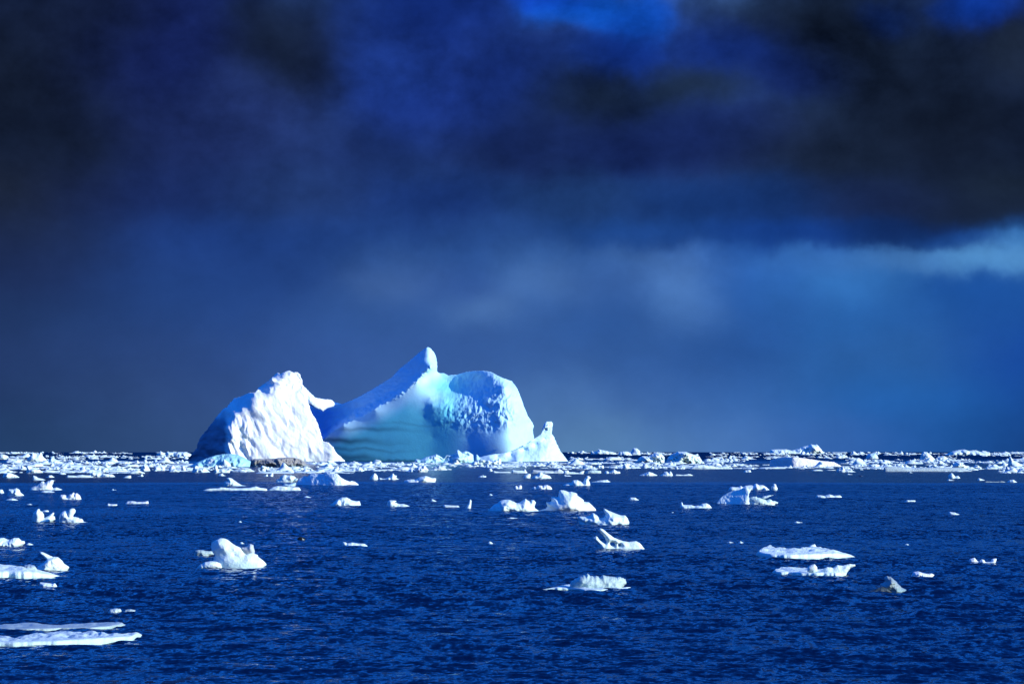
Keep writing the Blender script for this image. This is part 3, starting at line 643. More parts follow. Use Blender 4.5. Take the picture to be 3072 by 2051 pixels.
o = carved("ice_floe", "tall leaning ridged slab, dark on its shaded front, joined to a greenish shelf", "ice floe", 'n4', [(125,720),(170,640),(240,550),(330,480),(440,415),(560,360),(680,320),(820,310),(900,270),(960,230),(1050,245),(1110,250),(1130,280),(1200,290),(1180,360),(1140,430),(1130,530),(1180,580),(1200,640),(1290,640),(1320,700),(1300,760)], 768, [(125,720,620),(400,760,440),(700,760,230),(1010,765,0),(1150,765,10),(1310,740,110),(1200,290,380),(1110,250,330),(1050,245,340),(820,310,560),(560,360,680),(330,480,720),(1100,500,120),(1130,420,170),(950,450,300),(900,600,150),(560,600,470),(1060,640,40),(1200,650,60)], group=G_OPEN, back=26, rough=12, fscale=90, seed=43)
part("low_shelf", o, 'n4', [(1150,760),(1160,600),(1180,540),(1260,520),(1390,520),(1400,550),(1500,560),(1600,600),(1700,640),(1790,600),(1850,620),(1900,660),(1960,660),(2080,710),(2060,750),(1980,765)], 768, tint=(0.55,0.72,0.64), depth=0.22)
part("tilted_plate", o, 'n4', [(1550,575),(1570,520),(1660,505),(1750,485),(1920,465),(1930,482),(1800,520),(1740,560),(1640,600)], 768, closed=True, depth=0.2, tint=(0.55,0.68,0.70), foot=None)
F_("long floe with a white cone and triangular slabs, behind the leaning slab", 'n4', [(480,300),(530,230),(600,215),(720,218),(800,215),(830,200),(880,170),(920,210),(1000,210),(1010,170),(1060,170),(1160,155),(1290,165),(1320,120),(1370,105),(1430,140),(1460,160),(1530,148),(1600,155),(1700,220),(1810,300)], 314, depth=0.2, bumps=[(1370,230,70,60),(1700,270,80,-40),(1120,230,70,-30)], tint=(0.66,0.77,0.78))
F_("small upright white stub standing right of the floe with the white cone", 'n4', [(1850,300),(1860,200),(1910,160),(1920,115),(1960,105),(2010,140),(2020,200),(2060,250),(2050,310)], 317)
F_("low floe with an upturned left tail, between the antler floe and the leaning slab", 'G', [(1140,212),(1150,185),(1165,190),(1172,212),(1250,215),(1290,225),(1350,215),(1360,200),(1410,198),(1440,215),(1465,238)], 247)
F_("small flat sliver left of the floe with the upturned tail", 'G', [(622,148),(640,138),(690,140),(710,155),(730,160)], 164)
F_("thin dash of ice below the floe with the upturned tail", 'G', [(1040,294),(1060,286),(1115,291)], 298)
F_("thin flat scrap, left one of two side by side above the long tapered floe", 'G', [(1600,592),(1640,583),(1700,591)], 598)
F_("small domed scrap, right one of two side by side above the long tapered floe", 'G', [(1715,596),(1750,578),(1795,590)], 601)
slab("ice_floe", "long tapered white floe with a hump at its left end and green waterline band", "ice floe", 'H', [(80,655),(110,620),(150,600),(200,580),(240,605),(280,600),(350,610),(450,610),(500,596),(560,590),(650,605),(720,620),(800,640),(880,660),(920,677)], [(80,662),(110,684),(200,696),(350,700),(550,696),(700,690),(820,686),(920,680)], 44, group=G_OPEN, seed=9, rough=0.25)
floe("ice_block", "small rounded knob of ice resting on the long tapered white floe", "ice block", 'H', [(485,625),(510,597),(540,578),(575,568),(588,585),(595,615)], 622, foot=None, depth=0.3)
o = slab("ice_floe", "floe with an upswept right end and a boulder on it, below the tapered floe", "ice floe", 'H', [(215,805),(250,780),(320,760),(400,765),(500,775),(600,785),(640,780),(700,775),(800,790),(845,825)], [(215,809),(250,828),(400,834),(600,838),(750,838),(845,832)], 28, group=G_OPEN, seed=10, rough=0.4)
part("upswept_end", o, 'H', [(640,835),(640,785),(680,760),(730,768),(765,745),(810,750),(870,735),(920,740),(920,755),(880,770),(850,810),(840,832)], 838, depth=0.14)
part("boulder", o, 'H', [(512,800),(515,765),(540,745),(575,737),(596,760),(600,800),(560,812)], 836, closed=True, depth=0.35, foot=None, shift=-14)
F_("smooth white floe shaped like a resting dog, low and facing right", 'H', [(1390,835),(1410,805),(1450,798),(1500,815),(1540,820),(1565,815),(1590,828),(1575,842)], 847, tint=(0.72,0.80,0.82))
o = F_("glassy crystalline spike of clear grey ice leaning up and left", 'H', [(1090,965),(1125,940),(1130,905),(1170,890),(1165,850),(1180,838),(1215,840),(1250,870),(1290,910),(1310,935),(1365,958),(1350,968)], 972, m=M_FROST, tint=(0.36,0.46,0.45), foot=(0.25,0.42,0.44), jag=1.2, amp=0.3)
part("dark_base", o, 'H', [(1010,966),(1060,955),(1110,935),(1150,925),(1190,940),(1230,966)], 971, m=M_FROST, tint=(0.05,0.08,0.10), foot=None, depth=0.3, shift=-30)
F_("low scrap carrying three separate lumps near the right edge", 'H', [(1880,722),(1885,695),(1930,682),(1955,712),(1972,716),(1987,697),(2012,700),(2022,720),(2060,718),(2082,692),(2118,690),(2108,725)], 730, depth=0.16, tint=(0.70,0.79,0.80))
F_("flat white floe with low peaks, right of the small upright stub", 'H', [(585,163),(590,156),(630,155),(655,160),(700,146),(740,158),(790,155),(810,166)], 173)
F_("thin pale strip floating alone at right, below the calm strip", 'H', [(1333,205),(1360,196),(1425,198),(1432,205)], 209)
F_("small wedge with a raised left tip, alone at the far right", 'H', [(1708,312),(1712,295),(1735,297),(1760,300),(1805,313)], 318, tint=(0.62,0.74,0.76))
F_("thin oval scrap below the tall leaning slab's right end", 'H', [(397,384),(420,374),(480,377)], 388)
F_("tiny scrap near the right, level with the tapered floe", 'H', [(1338,569),(1355,564),(1375,568)], 572, cells=10)
F_("white floe of two fins, tall left fin and ragged right fin", 'n1', [(190,760),(200,600),(240,450),(300,390),(390,305),(450,300),(475,370),(540,395),(600,480),(615,560),(610,620),(640,620),(760,550),(850,470),(930,430),(965,430),(970,480),(930,560),(990,560),(1000,640),(1020,665),(950,720),(880,760)], 775, depth=0.30, bumps=[(560,640,110,-60),(430,560,160,50)])
F_("small white bar floating behind the two-finned floe", 'n1', [(550,390),(560,370),(650,355),(760,345),(782,375)], 400)
o = F_("white floe with a broad curled flipper leaning right, beside the two-finned floe", 'n1', [(1150,770),(1150,600),(1200,450),(1260,400),(1330,370),(1400,375),(1450,390),(1480,440),(1560,560),(1640,560),(1670,590),(1700,580),(1830,610),(1870,640),(1950,650),(1995,700),(1998,750),(2200,778)], 792, depth=0.26, tint=(0.68,0.80,0.80), bumps=[(1300,560,140,50),(1800,700,120,30)])
part("flipper", o, 'n1', [(1310,785),(1320,720),(1420,620),(1450,520),(1470,390),(1520,310),(1590,285),(1660,283),(1725,350),(1710,430),(1640,540),(1560,660),(1500,770)], 792, depth=0.3, shift=-9)
F_("three-pointed floe of split grey lumps, left and above the two-finned floe", 'A', [(670,660),(678,635),(690,620),(730,615),(775,640),(790,612),(820,605),(840,588),(853,615),(862,600),(880,600),(910,630),(928,668)], 674, tint=(0.70,0.76,0.74))
o = F_("sail-shaped leaning slab on a pointed raft near the left edge", 'J', [(420,640),(440,620),(520,590),(560,560),(600,550),(640,550),(680,525),(730,510),(760,515),(785,518),(755,530),(750,560),(730,600),(750,630),(800,615),(890,645)], 652, depth=0.22, tint=(0.66,0.74,0.70))
part("resting_clod", o, 'J', [(568,556),(580,536),(610,530),(627,540),(622,560),(590,566)], 652, closed=True, depth=0.3, foot=None)
F_("thin pale slip floating in front of the sail-shaped slab", 'J', [(565,677),(620,662),(700,664),(790,673)], 684, tint=(0.62,0.76,0.80))
F_("blocky white lump with a flat notched top near the left edge", 'A', [(80,622),(100,590),(95,555),(150,555),(190,542),(225,565),(232,590),(275,617)], 627)
F_("white lump cut by the left edge, beside the notched block", 'A', [(-30,600),(-10,565),(10,558),(30,562),(48,592)], 601)
F_("low grey-white strip with a raised right knob, left open water", 'A', [(1420,717),(1450,693),(1520,690),(1560,700),(1640,698),(1685,688),(1688,708)], 722, tint=(0.60,0.68,0.70))
F_("small ragged strip left of the strip with the raised knob", 'A', [(1205,737),(1230,718),(1260,725),(1340,728),(1330,742)], 746, tint=(0.62,0.70,0.72))
F_("thin flat slip below the notched block near the left edge", 'A', [(60,674),(100,664),(150,660),(210,672)], 681)
F_("short thin slip above the two-finned floe", 'A', [(300,725),(340,720),(375,726)], 732)
F_("curved white sliver alone in the left open water", 'A', [(1268,555),(1282,552),(1300,562),(1345,563)], 567)
F_("white floe like a folded boat, shaded beneath on its left", 'B', [(345,480),(355,468),(400,460),(380,440),(375,430),(410,423),(440,435),(480,465),(520,490),(545,508),(612,512)], 520)
F_("long thin rubble strip, left half of a broken raft", 'B', [(110,566),(180,550),(280,545),(310,535),(390,540),(440,545),(540,545),(640,540),(710,522),(760,540),(830,548),(845,562)], 570, depth=0.10, amp=0.3)
F_("thin rubble strip with a blunt right end, right half of a broken raft", 'B', [(850,562),(900,535),(950,520),(1040,525),(1130,530),(1200,535),(1226,562)], 570, depth=0.14, amp=0.3)
carved("ice_floe", "large hollow floe, dark inside with a bright right slope", "ice floe", 'p4', [(535,735),(590,620),(640,570),(700,540),(750,520),(790,545),(830,520),(870,460),(950,465),(1050,475),(1180,470),(1260,440),(1320,470),(1420,470),(1490,465),(1540,510),(1600,570),(1700,620),(1800,660),(1830,640),(1920,660),(2010,730)], 740, [(540,735,640),(800,735,440),(1150,735,190),(1430,735,0),(1600,735,20),(2010,730,330),(1480,600,30),(1700,650,110),(1850,680,200),(1260,445,230),(1050,475,420),(870,465,520),(590,620,640),(750,520,600),(1420,470,150),(1540,510,150),(950,640,360),(1250,600,190)], group=G_OPEN, tint=(0.66,0.80,0.82), back=30, rough=16, fscale=110, seed=41)
o = F_("smooth twin-domed floe with small lumps along its front", 'p4', [(60,650),(80,600),(140,605),(160,550),(260,490),(330,515),(420,510),(500,530),(535,580),(520,620),(480,660)], 668, depth=0.34, bumps=[(420,590,110,50),(300,540,40,-25)])
part("tilted_block", o, 'p4', [(455,655),(500,590),(560,578),(582,600),(540,650),(490,675)], 668, closed=True, tint=(0.45,0.62,0.68), foot=None, shift=-6)
F_("clear low ice awash in front of the twin-domed floe", 'p4', [(205,735),(260,710),(350,715),(430,690),(540,680),(515,750)], 762, tint=(0.36,0.54,0.58))
F_("rounded white tooth with a low white tail, centre, below the green ice wall", 'p5', [(65,680),(90,630),(150,560),(190,535),(235,570),(260,620),(268,680)], 687)
F_("white spire on a flat base, right beside the rounded tooth", 'p5', [(268,672),(300,640),(380,665),(430,660),(540,620),(590,570),(620,530),(650,580),(710,600),(690,650),(780,672)], 685)
F_("smooth white whaleback floe, low on the left and domed on the right", 'p5', [(865,735),(880,710),(960,690),(1100,680),(1140,690),(1240,630),(1380,600),(1450,620),(1540,650),(1620,650),(1635,690),(1610,742)], 750, bumps=[(1420,680,140,40)], foot=(0.74,0.83,0.80))
F_("gentle white mound with a notched right edge, open water below the green wall", 'B', [(1550,735),(1580,715),(1640,670),(1690,648),(1745,648),(1800,680),(1840,690),(1890,690),(1905,722)], 740)
F_("small floe topped by a thin lifted slab, right of the gentle mound", 'B', [(2200,740),(2205,705),(2230,680),(2290,682),(2322,692),(2285,705),(2349,725),(2390,722),(2440,740),(2475,755)], 752)
F_("tiny peaked scrap above the low strip left of the twin-humped floe", 'C', [(366,705),(375,690),(395,698),(432,712)], 717)
F_("low clear strip floating beside the small upright fin", 'C', [(500,773),(520,755),(600,765),(680,765),(702,777)], 785, tint=(0.58,0.70,0.70))
F_("small upright white fin, left of the twin-humped floe", 'C', [(768,792),(785,765),(800,750),(815,710),(828,690),(840,710),(837,770),(832,795)], 799)
F_("thin slip floating below the twin-humped floe", 'C', [(1260,913),(1300,905),(1395,910)], 917)
F_("tiny wisp above the joined frosty stumps' left side", 'C', [(1043,638),(1060,628),(1090,640)], 644, cells=10)
F_("tiny pair of dots below the gentle white mound", 'B', [(1248,645),(1290,634),(1310,642),(1345,640)], 650, cells=12)
# --- calm strip
o = S_("white knobbly floe with a seated-bear lump at its right end", 'C', [(1900,520),(1960,505),(2010,500),(2030,470),(2080,465),(2120,480),(2150,495),(2165,450),(2190,430),(2195,418),(2215,417),(2245,440),(2215,465),(2230,500),(2236,530)], 534)
S_("thin flat tongue of ice right of the seated-bear lump", 'D', [(80,503),(180,492),(250,485),(288,500)], 510)
S_("dark triangular block with a white right face, beside a white whaleback", 'p6', [(1318,640),(1370,580),(1430,555),(1490,550),(1507,590),(1492,645)], 650, depth=0.5)
S_("glossy white whaleback with a bluish left shoulder, below the horn ridge", 'p6', [(1510,635),(1580,600),(1660,570),(1690,520),(1750,510),(1790,545),(1880,570),(1960,610),(2002,652)], 660)
S_("small floe with a little spike, below the big iceberg's dome", 'p6', [(255,608),(330,600),(370,598),(385,575),(400,600),(430,605),(455,598),(460,622)], 630)
S_("rubble cluster of rounded grey-white boulders in the calm strip", 'p5', [(905,495),(1000,470),(1030,425),(1080,440),(1130,470),(1160,420),(1210,390),(1250,360),(1310,380),(1350,350),(1390,370),(1410,410),(1450,450),(1430,495)], 506, tint=(0.66,0.74,0.72), amp=0.35, ridge=0.3)
S_("dark-sided slanting slab right of the rubble cluster", 'p5', [(1475,445),(1560,430),(1590,380),(1650,380),(1700,355),(1780,380),(1840,400),(1905,457)], 464, tint=(0.5,0.6,0.6), depth=0.4)
S_("small thorn-backed floe low at the left edge of the calm strip", 'p1', [(60,690),(90,620),(160,610),(200,600),(260,610),(320,640),(400,670),(460,712)], 718, amp=0.4, ridge=0.4)
S_("wedge-shaped white floe with a pointed left peak, left calm strip", 'p1', [(770,772),(780,670),(850,690),(900,730),(1000,745),(1070,770)], 778)
S_("flat oval floe between the wedge and the long raft, left calm strip", 'p1', [(1065,705),(1130,700),(1140,670),(1200,660),(1290,682)], 714)
S_("small smooth oval floe above the long raft, left calm strip", 'p1', [(1378,632),(1420,595),(1500,600),(1562,632)], 642)
S_("long flat raft of ice left of the striped sloping slab", 'J', [(935,462),(950,445),(1000,450),(1070,452),(1150,440),(1250,450),(1322,472)], 476, depth=0.12)
S_("striped sloping slab thinning to the right, at the end of the long raft", 'J', [(1220,392),(1300,400),(1400,410),(1500,425),(1580,430),(1626,462)], 468, depth=0.2, amp=0.3)
S_("two tiny chips side by side right of the striped slab", 'J', [(1725,478),(1760,468),(1790,455),(1845,448),(1850,474)], 482, cells=16)
S_("little domed chip floating alone, centre of the left calm strip", 'p2', [(880,680),(950,672),(960,650),(990,632),(1025,660)], 688, cells=16)
S_("small white boat-shaped lump with a knob, in front of the turquoise mound", 'p3', [(640,590),(660,560),(640,500),(650,440),(690,410),(725,450),(730,510),(770,540),(860,510),(920,540),(1010,545),(1022,597)], 603)
S_("small white chip below the boat-shaped lump", 'p3', [(735,672),(760,640),(840,620),(870,660),(930,665)], 678)
S_("small white shark-fin chip, left one of a pair", 'p3', [(1790,685),(1850,660),(1900,635),(1912,684)], 690)
S_("small white shark-fin chip, right and taller one of a pair", 'p3', [(1930,688),(1960,640),(2000,605),(2035,620),(2032,688)], 693)
S_("long dark-sided raft below the horn ridge", 'p6', [(1510,505),(1550,460),(1700,470),(1900,480),(2050,490),(2140,440),(2180,430),(2270,490),(2349,505)], 537, tint=(0.5,0.58,0.58), depth=0.12)
S_("small loaf-shaped block on the calm water below the big dome", 'p6', [(498,482),(520,435),(580,430),(612,475)], 492)
S_("white bar with a pale blunt left end below the big dome", 'p6', [(620,522),(632,480),(700,500),(800,505),(1000,505),(1055,500)], 528, depth=0.15)
S_("white strip with a pointed fin near its right end below the horn ridge", 'p6', [(1058,512),(1060,460),(1200,480),(1330,470),(1370,440),(1400,490),(1432,522)], 534, depth=0.2)
S_("oval greenish slab with a white rim, right of the horn ridge", 'p7', [(575,610),(640,570),(740,540),(820,540),(960,565),(968,607)], 614, tint=(0.5,0.66,0.6), depth=0.25)
S_("white peaked lump with side lobes right of the greenish slab", 'p7', [(1045,612),(1060,570),(1120,565),(1150,590),(1230,550),(1275,525),(1340,570),(1410,580),(1418,616)], 621)
S_("low white raft left of the greenish slab", 'p7', [(70,605),(100,550),(190,550),(210,590),(300,590),(440,608),(480,575),(550,565),(580,560),(550,622)], 632, depth=0.14)
S_("short white dash below the low white raft", 'p7', [(90,682),(95,650),(140,662),(220,668),(285,665)], 687)
S_("mitten-shaped white block standing on a small base, right calm strip", 'p7', [(1468,492),(1480,450),(1490,385),(1600,380),(1612,460),(1682,492)], 505)
S_("white triangular ridge with a flat left shelf, right calm strip", 'p7', [(1855,662),(1980,620),(2085,583),(2200,630),(2295,657)], 665)
S_("small hollow floe with two points, centre right calm strip", 'p8', [(130,745),(240,700),(260,660),(310,655),(360,690),(395,640),(440,690),(462,748)], 756, bumps=[(285,690,35,-30)])
S_("thin low strip right of the small hollow floe", 'p8', [(495,740),(540,720),(700,735),(820,715),(870,715),(940,745)], 752, depth=0.12)
S_("small low loaf in the calm strip below the twin rubble bergs", 'p8', [(508,585),(520,545),(560,540),(580,570),(700,550),(752,555),(745,585)], 595)
S_("tiny white cluster near the dark-sided berg, right calm strip", 'p8', [(2110,655),(2150,630),(2220,620),(2280,620),(2302,655)], 668)
S_("thin dark sliver floating low in the right calm strip", 'q1', [(560,765),(610,752),(655,742),(720,764)], 769, tint=(0.03,0.05,0.09), foot=None)
S_("white lump with a rounded companion, far right calm strip", 'q2', [(570,795),(575,740),(620,705),(655,690),(710,740),(725,772),(760,765),(800,752),(855,790)], 812)
S_("thin scrap below the white lump with a companion, far right", 'E', [(1535,488),(1560,478),(1620,482)], 492, cells=14)
S_("small tapering white piece near the right edge of the calm strip", 'E', [(1860,482),(1868,466),(1900,474),(1942,486)], 490)
S_("dark low strip touching a row of white chips, right edge of the calm strip", 'E', [(1925,506),(1950,495),(2005,502),(2085,502),(2110,492),(2157,503)], 509, tint=(0.12,0.16,0.2), depth=0.14)
S_("smooth white hump at the right end of a row of chips", 'E', [(2165,503),(2200,486),(2240,483),(2277,503)], 511)
S_("small white oval dash below the glossy green-based lump, right", 'q1', [(310,715),(340,705),(450,715)], 727, cells=14)
S_("small white oval dash below the long frosty slab", 'q1', [(1765,675),(1800,660),(1866,672)], 686, cells=14)
# --- pack ice: larger pieces
K_("castle-like white block with two pointed towers in the left pack ice", 'p1', [(630,340),(630,270),(680,230),(740,180),(755,110),(800,140),(860,150),(930,150),(970,120),(990,150),(1000,210),(1040,255),(1090,290),(1098,322)], 346, depth=0.35, bumps=[(860,200,60,-30),(760,250,60,30)])
K_("turquoise-tinted mound with a white lump on top, beside the castle-like block", 'p1', [(1010,380),(1080,340),(1160,305),(1180,275),(1210,225),(1260,235),(1290,280),(1400,330),(1482,367)], 387, tint=(0.55,0.76,0.76))
K_("white cone-shaped block near the left edge of the pack", 'p1', [(480,522),(490,460),(530,430),(580,470),(617,522)], 532)
K_("white dome with a long snowy apron to the right, near the left edge", 'p1', [(615,570),(630,500),(600,450),(660,425),(740,460),(765,500),(850,505),(930,530),(1025,572)], 604, amp=0.3)
K_("broad low slab with a shaded front, left of the castle-like block", 'p1', [(110,300),(200,255),(330,280),(420,280),(545,305)], 350, tint=(0.6,0.7,0.7), depth=0.25)
K_("angular block cut by the left edge at the back of the pack", 'p1', [(-40,290),(0,170),(80,170),(150,195),(210,240),(160,272)], 294)
K_("ribbed white slab like a row of vertebrae in the left pack", 'J', [(1255,377),(1290,340),(1350,330),(1400,338),(1450,330),(1530,340),(1600,345),(1700,345),(1728,372)], 383, ridge=0.7, amp=0.4)
K_("star-shaped jagged white block at the front of the left pack", 'p2', [(955,545),(960,470),(1000,440),(1030,400),(1090,430),(1130,450),(1182,502)], 560, amp=0.35, ridge=0.4)
K_("swirled block with a blue hollow, right of the star-shaped block", 'p2', [(1270,525),(1260,450),(1340,430),(1450,425),(1530,470),(1532,542)], 552, bumps=[(1420,510,60,-60)], tint=(0.66,0.78,0.78))
K_("rounded bluish boulder of ice right of the swirled block", 'p2', [(1600,542),(1650,450),(1720,420),(1770,480),(1765,532)], 548, tint=(0.62,0.74,0.76))
K_("stubby white pillar near the left block's foot", 'p2', [(1900,542),(1920,450),(1980,440),(2032,522)], 562)
K_("small white cube-like lump, second row of the left pack", 'p2', [(830,377),(840,330),(880,310),(920,350),(932,382)], 388)
K_("pale green pointed lump, second row of the left pack", 'p2', [(1020,372),(1030,300),(1080,290),(1132,342)], 380, tint=(0.62,0.76,0.70))
K_("bluish dome, second row of the left pack", 'p2', [(1240,372),(1270,310),(1320,290),(1352,330),(1355,377)], 384, tint=(0.5,0.68,0.74))
K_("leaning tooth of ice with a long tail, back row of the left pack", 'p2', [(1498,345),(1490,270),(1500,220),(1550,220),(1600,270),(1682,342)], 358)
K_("long distant snowy ridge just left of the left iceberg", 'p2', [(1540,205),(1560,130),(1640,120),(1750,130),(1850,120),(2020,120),(2120,160),(2250,220)], 227, amp=0.3)
K_("distant pale knoll left of the long snowy ridge", 'p2', [(1310,172),(1400,140),(1420,95),(1470,120),(1555,165)], 194)
K_("low hump of white rubble at the waterline left of the turquoise mound", 'p3', [(120,582),(150,500),(220,430),(300,480),(430,490),(553,542)], 592, amp=0.4)
K_("large turquoise mound streaked with white at the left iceberg's foot", 'L', [(50,1475),(150,1440),(260,1390),(380,1350),(480,1335),(560,1332),(640,1345),(700,1370),(780,1415),(870,1475)], 1484, tint=(0.34,0.66,0.68), foot=(0.40,0.74,0.70), depth=0.3, bumps=[(330,1430,90,-50)], amp=0.3, ridge=0.25)
K_("white triangular lump leaning against the turquoise mound", 'p3', [(800,465),(820,370),(880,280),(960,340),(1030,400),(1052,462)], 474)
K_("pale cracked lump in the shade left of the turquoise mound", 'p3', [(450,452),(460,370),(560,280),(690,270),(722,330),(640,420)], 462, tint=(0.6,0.7,0.72))
K_("brown-grey heap of dirty rubble ice at the left iceberg's foot", 'L', [(780,1420),(800,1395),(880,1392),(960,1395),(1060,1390),(1120,1380),(1200,1378),(1280,1375),(1360,1390),(1400,1410),(1475,1472)], 1487, m=M_ROCKY, tint=(0.40,0.40,0.38), foot=(0.36,0.50,0.50), depth=0.16, amp=0.5, ridge=0.6)
K_("clear blue-green boulder sitting on the dirty rubble heap", 'L', [(965,1388),(985,1362),(1040,1352),(1048,1395)], 1402, tint=(0.20,0.38,0.40), foot=None, shift=60)
K_("spiky white crown of ice in front of the dirty rubble heap", 'p3', [(1715,542),(1740,480),(1770,430),(1830,450),(1880,470),(1930,465),(1955,547)], 554, amp=0.4, ridge=0.5)
K_("turquoise heap with a jagged crown at the foot of the green ice wall", 'R', [(945,1003),(960,985),(1000,990),(1040,970),(1060,965),(1100,955),(1130,945),(1170,965),(1190,980),(1210,955),(1250,950),(1290,940),(1290,915),(1310,908),(1340,930),(1370,918),(1400,925),(1435,950),(1442,990)], 1014, tint=(0.52,0.76,0.78), foot=(0.34,0.66,0.70), amp=0.4, ridge=0.3, bumps=[(1210,985,50,-25),(1330,960,60,25)], depth=0.2)
K_("thin turquoise wedge standing right of the jagged turquoise heap", 'R', [(1438,1004),(1450,965),(1465,945),(1485,965),(1502,992)], 1012, tint=(0.42,0.72,0.74), depth=0.3)
K_("white comb-toothed ledge at the foot of the horn ridge", 'p6', [(60,325),(150,270),(240,240),(340,210),(440,230),(530,235),(560,260),(650,250),(660,220),(730,240),(740,200),(800,200),(818,327)], 334, ridge=0.6, amp=0.4)
K_("long flat white raft with rubble left of the seated-bear floe's line", 'p7', [(520,482),(540,430),(620,420),(760,440),(762,502)], 508, amp=0.4)
K_("white jagged pile right of the flat rubble raft", 'p7', [(795,502),(860,460),(910,420),(960,440),(1020,430),(1033,477)], 502, amp=0.4, ridge=0.4)
K_("dark-fronted pyramid block below the twin rubble bergs", 'p7', [(1910,482),(1960,400),(2020,390),(2082,450),(2072,482)], 489, tint=(0.55,0.64,0.66), depth=0.5)
K_("distant white ridge with a round knob, right of the horn ridge", 'p7', [(720,155),(750,85),(780,120),(890,90),(900,45),(940,60),(1050,85),(1250,120),(1345,152)], 172)
K_("distant striped white dome right of the knobbed ridge", 'p7', [(1355,190),(1400,120),(1500,105),(1600,110),(1702,172)], 196)
K_("distant block with a blue shaded face, left of the twin rubble bergs", 'p7', [(1645,165),(1700,60),(1730,25),(1800,30),(1880,90),(1893,182)], 188, tint=(0.6,0.74,0.78), bumps=[(1740,120,60,-40)])
K_("craggy white berg with dark clefts, left one of twin rubble bergs", 'D', [(540,308),(590,250),(620,235),(680,240),(760,200),(820,210),(855,250),(852,292)], 310, amp=0.4, ridge=0.5)
K_("craggy white berg with a deep blue hollow, right one of twin rubble bergs", 'D', [(872,312),(890,250),(940,210),(1000,190),(1070,190),(1130,210),(1220,240),(1250,290),(1282,312)], 314, amp=0.4, ridge=0.5, bumps=[(970,240,35,-45)])
K_("flat white slab pile in front of the twin rubble bergs", 'D', [(1108,357),(1170,330),(1260,325),(1400,350),(1560,355),(1572,368)], 371, depth=0.14)
K_("low white slab with hollow centre, front of the right pack", 'D', [(583,437),(640,420),(690,400),(735,415),(782,436)], 442)
carved("ice_block", "ridge-backed block with a black left face and a white right face", "ice block", 'p9', [(535,605),(540,480),(640,440),(820,400),(1080,398),(1180,400),(1400,430),(1600,460),(1800,490),(2050,510),(2225,602)], 618, [(535,605,620),(540,480,640),(820,605,320),(820,405,350),(1090,610,0),(1085,400,40),(1160,605,0),(1180,405,50),(1600,605,60),(1600,465,100),(2050,512,170),(2225,602,200)], group=G_PACK, tint=(0.80,0.80,0.74), back=30, rough=7, fscale=110, seed=47)
K_("distant tall rugged berg with a shaded saddle on its left", 'p9', [(530,302),(560,222),(700,215),(920,210),(1050,242),(1200,205),(1280,160),(1400,130),(1450,122),(1520,95),(1600,110),(1650,95),(1700,150),(1760,220),(1812,307)], 316, bumps=[(1280,240,150,-90),(1580,200,120,90),(800,260,130,30)], amp=0.35, ridge=0.4, depth=0.22)
K_("turquoise-sided hummock at the back of the right pack", 'q1', [(755,325),(800,260),(870,230),(980,225),(1040,280),(1062,352)], 358, tint=(0.5,0.74,0.78))
K_("longest frosty slab along the front of the right pack", 'q1', [(1180,622),(1190,560),(1260,535),(1420,530),(1640,555),(1900,585),(2050,570),(2349,560),(2600,560),(2900,560),(3050,568),(3285,627)], 652, m=M_FROST, tint=(0.54,0.68,0.68), depth=0.07, foot=None)
K_("small lump on a glossy green base left of the longest frosty slab", 'q1', [(75,645),(90,600),(170,590),(200,530),(250,560),(270,620),(400,620),(545,662)], 668, tint=(0.66,0.76,0.70))
K_("white peak with a blue shaded left side in the right pack", 'q1', [(2020,372),(2060,250),(2080,230),(2120,190),(2200,200),(2280,260),(2400,330)], 382, depth=0.4)
K_("long distant snowy hill at the far right horizon", 'q2', [(480,255),(640,190),(800,150),(940,135),(1040,170),(1200,150),(1350,200),(1540,200),(1555,252)], 272, amp=0.3)
K_("rounded block with a shaded base at the right edge of the pack", 'q2', [(1898,652),(1920,560),(1950,520),(1985,570),(2080,600),(2170,620),(2173,662)], 666, tint=(0.6,0.68,0.7))
K_("white dome left of the tilted egg-shaped block at the right edge", 'q2', [(1798,482),(1850,440),(1900,445),(1985,482),(1940,522)], 528)
K_("tilted egg-shaped block on a rubble pile at the right edge", 'q2', [(1975,440),(1990,330),(2030,295),(2080,360),(2110,410),(2180,420),(2240,470),(2315,502),(2300,532)], 540)
K_("chunky white lump in the lower right corner of the pack", 'q2', [(2185,665),(2250,580),(2320,600),(2380,655)], 678)
K_("ragged white mound behind the longest frosty slab", 'q2', [(660,545),(680,480),(760,430),(850,430),(920,480),(1010,540),(1105,592)], 604, amp=0.4, ridge=0.4)

